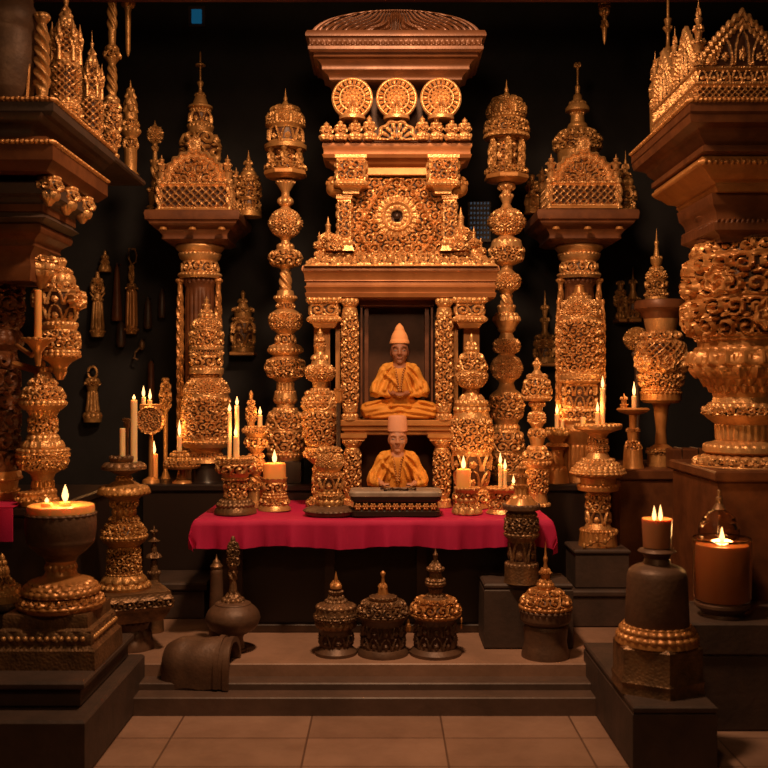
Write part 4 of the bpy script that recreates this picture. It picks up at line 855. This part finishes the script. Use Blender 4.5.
d=5.08; s=d/1000; zb=.535; y0=py0(d,zb); zz=lambda y:zb+(y0-y)*s
t=thing('jar_candle','large glowing candle in a thick amber glass jar at the right edge','candle',(X(722,d),d,zb))
obj('dish',lathe(f'600,24 602,27 605,27 {y0-3:.1f},19 {y0:.1f},20',s,y0),M['clay'],t)
obj('wax',lathe('545.5,2 545,20 544,25 546,26 597,25.6 600,24',s,y0),M['ember'],t)
obj('glass_jar',lathe('538.5,27 537.5,28 538.5,28.8 545,28.6 596,28 600,26 600.5,24 599,26.8 545,27.3 540,27.4',s,y0,64),M['glass'],t)
obj('wick',tube([(0,0,(y0-546)*s),(0,0,(y0-542)*s)],.0025,6),M['dark'],t)
obj('flame',lathe('-17,0 -12,1.2 -6,2.6 -2,2 0,.8',s,0,14),M['flame'],t,(0,0,(y0-543.5)*s)); flame_light((t.location.x,d,zb+(y0-534)*s),4.,.06)
t=turned('bell_jar','glass dome with dark metal knob behind the large jar candle','glass dome',719,5.33,py0(5.33,zb),[('base_plate',f'{py0(5.33,zb)-5:.1f},20 {py0(5.33,zb):.1f},21','clay'),('knob','489,0 492,2,.8 496,1.8 499,3.5,.6 503,3 506,5 509,7','bronze')],zb=zb)
obj('glass',lathe(f'508,3 511,9 519,16,2 530,20,1 {py0(5.33,zb)-5:.1f},20 {py0(5.33,zb)-5.2:.1f},19.3 530,19.3 519,15.3,2 511.8,8.5 509,2.6',.00531,py0(5.33,zb),48),M['glass'],t)
d=6.42; s=d/1000; zb=.675; y0=py0(d,zb); zz=lambda y:zb+(y0-y)*s
turned('candle_stand','tall gilt double-dished candle stand on the stacked boxes, right','candle stand',598,d,y0,[
 ('upper_dish','424,21 426,24,0,b 429,23 433,12,-1','gold'),('stem','433,11 437,8 444,9,0,v 452,9,1,r 458,12','gold'),('foot_dish','458,14 461,17,0,b 468,24,1,s 471,27,0,b 474,27,0,b 477,22','gold'),
 ('lower_plate','477,18 484,17 486,21,0,b 490,20 493,12,-1','gild'),('pillar','493,11 510,11,0,v 524,12,0,a 528,14','gold'),('base',f'528,16 532,18,0,b {y0-3:.1f},19 {y0:.1f},19.5','gild')],zb=zb)
candle('tallest lit candle on the double-dished stand at right',602.6,d-.02,424,388,2.4,zz(424),flame=12,w=1.8)
candle('shorter lit candle on the double-dished stand, left of the tallest',597.5,d-.05,424,412,2.3,zz(424),flame=10,w=1.2)
candle('unlit candle stub at the left rim of the double-dished stand',583,d,424,417,2.4,zz(424),lit=False)
t=thing('gilt_branch','small gilt leafy branch lying before the double-dished stand','ornament',(X(600,6.275),6.275,.675))
P=[(-.10,0,.012),(-.06,-.006,.03),(-.02,0,.05),(.03,-.004,.04),(.07,0,.075),(.10,-.004,.10)]
obj('stem',tube(P,.008,8),M['gild'],t)
for i,p in enumerate(P): obj('leaf',ball(.014,n=10,sz=1.5),M['gold2'],t,(p[0],p[1]-.006,p[2]+.008))
d=7.0; y0=py0(d,1.02); zz=lambda y:1.02+(y0-y)*d/1000
turned('candle_bowl','small gilt bowl on a stem holding two candles, far right ledge','candle holder',557,d,y0,[('bowl','428,9 430,12,0,b 436,11,1,p 443,6','gold2'),('stem',f'443,6 446,12,0,b 450,5 466,6,0,x 470,10,0,b {y0:.1f},12','gild')],zb=1.02)
candle('taller lit candle in the small bowl on the far right ledge',557,d,429,414,2.2,zz(429),flame=10,w=1.2)
candle('short candle stub in the small bowl on the far right ledge',562.5,d-.01,430,420,1.9,zz(430),lit=False)
zb=1.14; d=6.80; y0=py0(d,zb); zz=lambda y:zb+(y0-y)*d/1000
turned('candle_plate','flat gilt plate on a stem with one tall flame, right of the column','candle holder',633,d,y0,[('plate','408,15 409.5,16.5 412,14 415,5','gild'),('stem',f'415,4 428,3.5 432,6,1,r 440,5 450,9,-1,v {y0-3:.1f},10 {y0:.1f},11','gild')],zb=zb)
candle('tall lit candle on the flat gilt plate beside the carved capital stand',634,d,408,396,2.3,zz(408),flame=14,w=2.0)
turned('small_stupa','tiny gilt stupa on the flat gilt plate beside its candle','stupa',624,d,408,[('stupa','393,0 397,1.2 400,2.6,.5,p 404,2.4 406,3.4,0,b 408,3.4','gild')],zb=zz(408))
d=6.98; y0=py0(d,zb); zz=lambda y:zb+(y0-y)*d/1000
turned('capital_stand','carved gilt pedestal with round flat top and bulging body, right','pedestal',661,d,y0,[
 ('round_top','300,20 301,25 305,26.5,0 309,26 314,20,-1 319,17','wood'),('body','319,17 324,16 332,14 340,19,2,v,1.4 372,21,3,l,1.8 388,18,2,v 391,18,0,b','gold'),
 ('collar','391,19 394,20,0,b 400,20 403,17','gild'),('stem','403,10 412,7,-1 430,5 444,6 448,12','gild'),('foot',f'448,12 450,14,0,b 454,13,0,v {y0:.1f},14','gold2')],zb=zb)
for a in(3.6,4.7,5.8): obj('scroll',disc(lambda q:.075+.008*np.cos(q*7),0,2*PI,.02,lambda r,q:.025*(.5+.5*np.cos(q+r*11)),22,60),M['gold'],bpy.data.objects['capital_stand'],(.145*math.cos(a),.145*math.sin(a),(y0-362)*d/1000),a+PI/2)
turned('small_stupa','beaded gilt stupa with long spike on top of the round-topped pedestal','stupa',656.5,7.0,300,[('body','256,3 259,6,0,b 263,5.5 267,3 270,6,1,p 280,9.5,1.5,r 290,8,1,v 292,10,0,b 297,11,0,v 300,11.5','gold2'),('spike','228,0 240,1 243,2.4,.4 246,1.6 256,3','gold2')],zb=zz(300))

# ================================================================== the box in front of the lower figure
t=thing('offering_box','black box with a row of gilt flowers and grey stone top','box',(X(395.5,6.07),6.075,TOP))
s=.006
def rr(hx,hy,z,c=.04,n=6):
    P=[]
    for cx,cy,a0 in((hx-c,hy-c,0),(-hx+c,hy-c,PI/2),(-hx+c,-hy+c,PI),(hx-c,-hy+c,3*PI/2)):
        for k in range(n): a=a0+PI/2*k/(n-1); P.append((cx+c*math.cos(a),cy+c*math.sin(a),z))
    return P
def rbox(levels):
    V=[];n=24
    for hx,hy,z in levels: V+=rr(hx,hy,z)
    Q=[(i*n+j,i*n+(j+1)%n,(i+1)*n+(j+1)%n,(i+1)*n+j) for i in range(len(levels)-1) for j in range(n)]
    return G().add(V,Q,[list(range(n))[::-1],list(range((len(levels)-1)*n,len(levels)*n))])
obj('body',rbox([(.262,.115,0),(.268,.12,.004),(.268,.12,.03),(.255,.108,.036),(.252,.106,.085),(.262,.116,.09),(.272,.122,.10),(.272,.122,.118)]),M['black'],t)
obj('stone_top',rbox([(.272,.122,.118),(.279,.126,.122),(.279,.126,.142),(.270,.118,.152)]),M['slabstone'],t)
for i in range(11):
    a=obj('gilt_flower',disc(lambda q:.021*(1+.16*np.cos(q*6)),0,2*PI,.006,lambda r,q:.008*np.exp(-((r-.6)/.2)**2)*(.6+.4*np.cos(q*6))+.01*np.exp(-(r/.25)**2),12,40),M['gild'],t,(-.225+i*.045,-.105,.06))
t=thing('coiled_rope','dark cord loosely coiled on the stone top before the lower monk','rope',(X(399,6.03),6.03,TOP+.152))
obj('cord',tube([(-.11+.22*q+.01*math.sin(q*30),-.03+.035*math.sin(q*9)*math.cos(q*21),.006+.004*(1+math.sin(q*26))) for q in np.linspace(0,1,60)],.006,8),M['dark'],t)

# ================================================================== the two seated figures
def sdf_mesh(f,lo,hi,res):
    ax=[np.arange(lo[i],hi[i]+res,res) for i in range(3)]
    P=np.meshgrid(*ax,indexing='ij'); F=f(*P).astype(np.float32); n=F.shape
    ins=F<0; c=np.zeros(tuple(k-1 for k in n),int)
    off=[(i,j,k) for i in(0,1) for j in(0,1) for k in(0,1)]
    sl=lambda o:tuple(slice(o[a],n[a]-1+o[a]) for a in range(3))
    for o in off: c+=ins[sl(o)]
    act=(c>0)&(c<8); idx=-np.ones(act.shape,int); idx[act]=np.arange(act.sum()); cells=np.argwhere(act)
    acc=np.zeros((len(cells),3)); cnt=np.zeros(len(cells))
    for a in off:
        for ax_ in range(3):
            if a[ax_]: continue
            b=list(a); b[ax_]=1; fa=F[tuple((cells+a).T)]; fb=F[tuple((cells+b).T)]; m=(fa<0)!=(fb<0)
            tt=np.where(m,fa/np.where(m,fa-fb,1),0); p=np.array(a)+0*cells.astype(float); p[:,ax_]+=tt
            acc[m]+=p[m]; cnt[m]+=1
    V=(cells+acc/cnt[:,None])*res+np.array(lo)
    Q=[]
    for ax_ in range(3):
        u,v=(ax_+1)%3,(ax_+2)%3
        s0=[slice(None)]*3; s1=[slice(None)]*3; s0[ax_]=slice(0,n[ax_]-1); s1[ax_]=slice(1,n[ax_])
        A_,B_=ins[tuple(s0)],ins[tuple(s1)]; e=np.argwhere(A_!=B_)
        e=e[(e[:,u]>0)&(e[:,v]>0)&(e[:,u]<n[u]-1)&(e[:,v]<n[v]-1)]
        du=np.zeros(3,int); du[u]=1; dv=np.zeros(3,int); dv[v]=1
        q=np.stack([idx[tuple((e-du-dv).T)],idx[tuple((e-dv).T)],idx[tuple(e.T)],idx[tuple((e-du).T)]],1)
        fl=~A_[tuple(e.T)]; q[fl]=q[fl][:,::-1]; Q.append(q)
    return G().add(V,np.concatenate(Q))
def smin(a,b,k):
    h=np.clip(.5+.5*(b-a)/k,0,1); return b+(a-b)*h-k*h*(1-h)
def cap(x,y,z,a,b,ra,rb):
    a=np.array(a,float); b=np.array(b,float); d=b-a; t=np.clip(((x-a[0])*d[0]+(y-a[1])*d[1]+(z-a[2])*d[2])/(d@d),0,1)
    return np.sqrt((x-a[0]-d[0]*t)**2+(y-a[1]-d[1]*t)**2+(z-a[2]-d[2]*t)**2)-(ra+(rb-ra)*t)
def ell(x,y,z,c,r):
    return (np.sqrt(((x-c[0])/r[0])**2+((y-c[1])/r[1])**2+((z-c[2])/r[2])**2)-1)*min(r)
SH=[[(6,56),(15,49),(22,38),(25,27)],[(5,52),(12,43),(17,31)],[(4,48),(8,38),(11,29)],[(18,50),(27,37),(28,28)],[(4,57),(2.2,42),(3,28)],
    [(-6,56),(-14,49),(-21,38),(-24,27)],[(-5,52),(-10,41),(-15,30)],[(-4,48),(-6,37),(-8,29)],[(-18,50),(-27,36),(-27,28)],[(-4,57),(-2,42),(-3,28)],[(-14,45),(-5,37),(-2,34)],[(9,47),(15,40),(21,33)]]
LG=[[(3,20),(18,20),(33,15)],[(4,15),(18,13.5),(37,10)],[(2,9),(20,7),(34,4)],[(-3,20),(-18,20),(-33,15)],[(-4,15),(-18,13.5),(-37,10)],[(-2,9),(-20,7),(-34,4)],[(-13,20),(-5,15),(5,15),(13,20)],[(-10,14),(0,10),(10,14)],[(14,17),(26,17.5),(36,13)],[(-12,11),(-24,10),(-36,7)],[(0,5),(14,3),(28,2)],[(0,5),(-14,3),(-28,2)]]
def folds(L,x,z,w,amp,dz):
    """soft cloth ridges along polylines on the front of the figure, with a shallow valley on each side"""
    X2,Z2=x[:,0,:],z[:,0,:]; h=np.zeros_like(X2)
    for pl in L:
        d=np.full_like(X2,99.)
        for (ax,az),(bx,bz) in zip(pl[:-1],pl[1:]):
            az_,bz_=az+dz*.8,bz+dz*.4; dx,dzz=bx-ax,bz_-az_; t=np.clip(((X2-ax)*dx+(Z2-az_)*dzz)/(dx*dx+dzz*dzz),0,1)
            d=np.minimum(d,np.hypot(X2-ax-dx*t,Z2-az_-dzz*t))
        h+=amp*(np.exp(-(d/w)**2)-.5*np.exp(-((d-2.3*w)/w)**2))
    return h[:,None,:]
def monk(label,loc,u,hands,dz,hatprof,haty,hatmat,skin,old):
    t=thing('monk_statue',label,'statue',loc)
    hx,hy_,hz_=hands
    def head(x,y,z):
        z=z-dz
        f=ell(x,y,z,(0,-1.5,70),(9,10.4,11.5)); f=smin(f,ell(x,y,z,(0,-4.2,62.5),(6.6,7,7)),3)
        for sx in(-1,1):
            f=smin(f,ell(x,y,z,(sx*4.8,-8.6,65.5),(2.8,2.6,2.6)),2)      # cheeks
            f=smin(f,ell(x,y,z,(sx*8.6,-.5,67.5),(1.1,2.0,3.6)),.5)           # ears
            f=smin(f,cap(x,y,z,(sx*1.8,-11.3,72.4),(sx*6.4,-9.4,72.6),.9,.7),1)  # brows
            f=np.maximum(f,-ell(x,y,z,(sx*3.9,-11.7,69.9),(2.2,1.5,1.2))) if True else f
            f=smin(f,ell(x,y,z,(sx*3.8,-9.4,69.8),(2.2,1.3,1.4)),.4)     # eyelids
            f=smin(f,ell(x,y,z,(sx*1.5,-12.2,65.4),(1.2,1.2,1.0)),.6)
        f=smin(f,cap(x,y,z,(0,-11.3,71),(0,-13.2,65.8),1.0,1.6),1)
        f=smin(f,ell(x,y,z,(0,-11.0,62.4),(2.9,1.1,.9)),.4); f=smin(f,ell(x,y,z,(0,-10.9,60.8),(2.5,1.1,.9)),.4)
        f=smin(f,ell(x,y,z,(0,-9.4,57.6),(2.6,2.2,2.0)),1.5)
        return f
    def body(x,y,z):
        f=smin(head(x,y,z),cap(x,y,z,(0,1,50+dz),(0,-1,62+dz),5.2,4.6),2)
        f=smin(f,cap(x,y,z,(-11,1,48+dz),(11,1,48+dz),5.5,5.5),4); f=smin(f,cap(x,y,z,(0,2,12),(0,1,46+dz),12,12),5)
        for sx in(-1,1):
            f=smin(f,cap(x,y,z,(sx*12,1,45+dz),(sx*23,-2,29),5,4.2),3); f=smin(f,cap(x,y,z,(sx*23,-2,29),(sx*(hx+4),hy_+4,hz_+1),4.2,2.6),2)
            f=smin(f,ell(x,y,z,(sx*(hx+1.5),hy_+.5,hz_),(3.6,3.4,1.9)),1.5)                 # palm
            for i,(dx,dy,L) in enumerate(((-1.6,-2.6,5),(-.2,-3.2,5.6),(1.2,-3.2,5.2),(2.6,-2.6,4.2))):
                b0=(sx*(hx+1.2+dx*.8),hy_-1.2,hz_+.3); k1=(sx*(hx+.6+dx-L*.25),hy_-1.2-L*.45,hz_+.5); e=(sx*(hx-.2+dx-L*.5),hy_-1.4-L*.75,hz_-1.2)
                f=smin(f,smin(cap(x,y,z,b0,k1,.95,.85),cap(x,y,z,k1,e,.85,.65),.2),.25)
            f=smin(f,cap(x,y,z,(sx*(hx-.6),hy_+1.2,hz_+.6),(sx*(hx-3.2),hy_-1.4,hz_+1),1.1,.8),.4)   # thumb
            f=smin(f,cap(x,y,z,(sx*8,3,9),(sx*29,-9,7),8,6),3); f=smin(f,cap(x,y,z,(sx*29,-9,7),(-sx*3,-18,4.5),5.5,3.6),2)
        return f
    lo,hi=(-38,-34,0),(38,18,86+dz)
    def scl(g): 
        g.v=[v*u for v in g.v]; return g
    obj('body',scl(sdf_mesh(body,lo,hi,.55)),M[skin],t,ang=180)
    def robe(x,y,z):
        f=cap(x,y,z,(0,2,12),(0,1,44+dz),15,15); f=smin(f,cap(x,y,z,(-11,1,47+dz),(11,1,47+dz),7,7),4)
        lg=None
        for sx in(-1,1):
            a=cap(x,y,z,(sx*8,3,9.5),(sx*31,-9,9),11,9.2); b=cap(x,y,z,(sx*31,-9,9),(-sx*2,-18,6.2),9,6.2)
            lg=smin(a,b,2) if lg is None else smin(lg,smin(a,b,2),1.2)
        lg=smin(lg,ell(x,y,z,(0,-17,9),(9,7,8)),3)
        lg=lg-folds(LG,x,z,1.4,1.5,0)*np.clip(1-(y-3)/6,0,1)
        f=smin(f+.3*np.sin(x*.9+.2*z),lg,3)
        f=np.maximum(f,-cap(x,y,z,(0,-3,52+dz),(0,-12,62+dz),5.2,10))     # neckline
        return np.maximum(f,.0-z)
    obj('robe',scl(sdf_mesh(robe,(-42,-34,-.6),(42,22,60+dz),.6)),M['robe'],t,ang=180)
    def shawl(x,y,z):
        f=cap(x,y,z,(0,2,36),(0,1,46+dz),16.5,15.5); f=smin(f,cap(x,y,z,(-13,1,47.5+dz),(13,1,47.5+dz),9,9),4)
        for sx in(-1,1):
            f=smin(f,cap(x,y,z,(sx*12,1,45.5+dz),(sx*23,-2,29),7.8,7.6),4.5)
            f=smin(f,cap(x,y,z,(sx*23.5,-3,28),(sx*(hx+9),hy_+8,hz_+1.5),7.2,5.0),4)
        ph=np.hypot(x-6,z-(58+dz)); f=f-folds(SH,x,z,1.5,1.9,dz)*np.clip(1-(y-5)/6,0,1)
        f=np.maximum(f,-cap(x,y,z,(0,-3,52+dz),(0,-12,62+dz),6.2,11))
        v=(np.abs(x-.5)-np.clip((z-26)*.20,.3,9)); f=np.maximum(f,-np.maximum(v,y+4))   # open front
        f=np.maximum(f,(22.5-z)+.6*np.sin(x*.6)); return np.maximum(f,(hz_-4-z))
    obj('shawl',scl(sdf_mesh(shawl,(-42,-36,18),(42,22,60+dz),.6)),M['shawl'],t,ang=180)
    g=G()
    for sx in(-1,1):
        for q in np.linspace(0,1,11):
            zc=52+dz-23*q; xc=sx*(5.2-4.4*q**.7); yc=-12.2-5.2*math.sin(q*PI*.5)
            g.merge(ball(1.15*u,n=8),(xc*u,yc*u,zc*u))
    obj('prayer_beads',g,M['gild'],t)
    for sx in(-1,1):
        obj('eye',G().merge(tube([((sx*3.8+q*2)*u,(-11.05+.45*abs(q))*u,(69.2-.35*(1-q*q)+dz)*u) for q in np.linspace(-1,1,8)],.38*u,6)),M['dark'],t)
        obj('eyebrow',G().merge(tube([((sx*4+q*2.4)*u,(-11.9+abs(q+sx*.4)*.9)*u,(72.9-.4*q*q+dz)*u) for q in np.linspace(-1,1,8)],.42*u,6)),M['hat2' if old else 'dark'],t)
    obj('mouth',tube([(q*2.5*u,(-11.95+.5*abs(q))*u,(61.6+.2*q*q+dz)*u) for q in np.linspace(-1,1,8)],.32*u,6),M['lip'],t)
    obj('hat',lathe(hatprof,u,haty),M[hatmat],t,(0,-1.3*u,(76.5+dz)*u))
    return t
um=monk('upper monk figure seated cross-legged in the niche, saffron robe and pointed peach hat',(X(399.5,6.62),6.62,TOP+86*S),.0065,(2.2,-19,25.5),.5,'-21,0 -19.8,1.6,.5 -13,5.2,.8 -4,9.0,.8 -3,9.7 -1,10.2 0,10',0,'hat','skin',False)
lm=monk('lower monk figure in saffron robe and round flat-topped cap, hands resting on the box',(X(397.5,6.36),6.36,TOP),.0064,(12,-29,26.5),.5,'-16,0 -15.6,6 -14.6,8.8 -13,9.2 -2,9.8 0,9.8',0,'hat2','skin2',True)

# ================================================================== light and camera
def lamp(kind,loc,energy,col,size,target=None,**k):
    l=bpy.data.lights.new('hall_lamp',kind); l.energy=energy; l.color=col
    o=bpy.data.objects.new('hall_lamp',l); COL.objects.link(o); o.location=loc
    if kind=='AREA': l.shape='DISK'; l.size=size
    else: l.shadow_soft_size=size
    if kind=='SPOT': l.spot_size=k.get('ang',1.); l.spot_blend=1.
    if target:
        import mathutils
        o.rotation_euler=(mathutils.Vector(target)-mathutils.Vector(loc)).to_track_quat('-Z','Y').to_euler()
    return o
WARM=(1,.59,.33)
# ceiling lamp of the hall, hung in front of the altar
lamp('SPOT',(0,4.35,4.45),560,WARM,.18,(0,6.5,1.6),ang=2.25)
lamp('AREA',(0,1.2,4.1),30,(1,.56,.26),.5,(0,6.5,2.6))  # added soft frontal fill, not a fixture of the hall
lamp('SPOT',(0,4.4,4.5),70,(1,.60,.34),.25,(0,5.0,0),ang=.95)
lamp('SPOT',(0,2.4,3.3),170,WARM,.2,(0,7.2,3.0),ang=1.3)  # added fill to brighten shrines and capitals high up, no real fixture
w=bpy.data.worlds.new('World'); scene.world=w; w.use_nodes=True
w.node_tree.nodes['Background'].inputs['Color'].default_value=(.02,.012,.009,1); w.node_tree.nodes['Background'].inputs['Strength'].default_value=.5
cam=bpy.data.cameras.new('Camera'); co=bpy.data.objects.new('Camera',cam); COL.objects.link(co)
co.location=(0,0,EYE); co.rotation_euler=(PI/2,0,0); cam.sensor_width=36; cam.lens=36*1000/768; cam.clip_end=60; cam.clip_start=.05
cam.dof.use_dof=True; cam.dof.focus_distance=6.3; cam.dof.aperture_fstop=2.0
scene.camera=co
vs=scene.view_settings; scene.display_settings.display_device='sRGB'
vs.view_transform='Standard'; vs.look='None'; vs.exposure=-.12; vs.gamma=1.; vs.use_curve_mapping=False

GR={'lidded_urn':'lidded urns on the stone platform','taper_candle':'slim candles around the altar','gilt_baluster':'lantern balusters flanking the altar','gilt_column':'carved columns of the back row','carved_column':'big columns at the picture edges','tassel':'tassels on the left back wall','hand_bell':'bells on the left back wall','wall_cone':'wooden weights on the left back wall','candle_stool':'low candle stands on the red table','tall_spire':'spires on the left capital','lattice_tower':'lattice towers on the left capital','small_stupa':'small gilt stupas','domed_reliquary':'domed gilt reliquaries','monk_statue':'seated monk figures','candle_stand':'tall candle stands','candle_holder':'candle holders on the red table and ledge','candle_bowl':'footed candle bowls','hanging_pendant':'pendants hanging from above','stone_chest':'stacked boxes right of the table','stone_plinth':'foreground stone plinths','ledge':'dark ledges behind the red table','floating_candle':'flames in the goblet bowl','cup_candle':'candles in cups'}
for o in scene.objects:
    if o.parent is None and 'label' in o:
        b=o.name.split('.')[0]
        if b in GR: o['group']=GR[b]
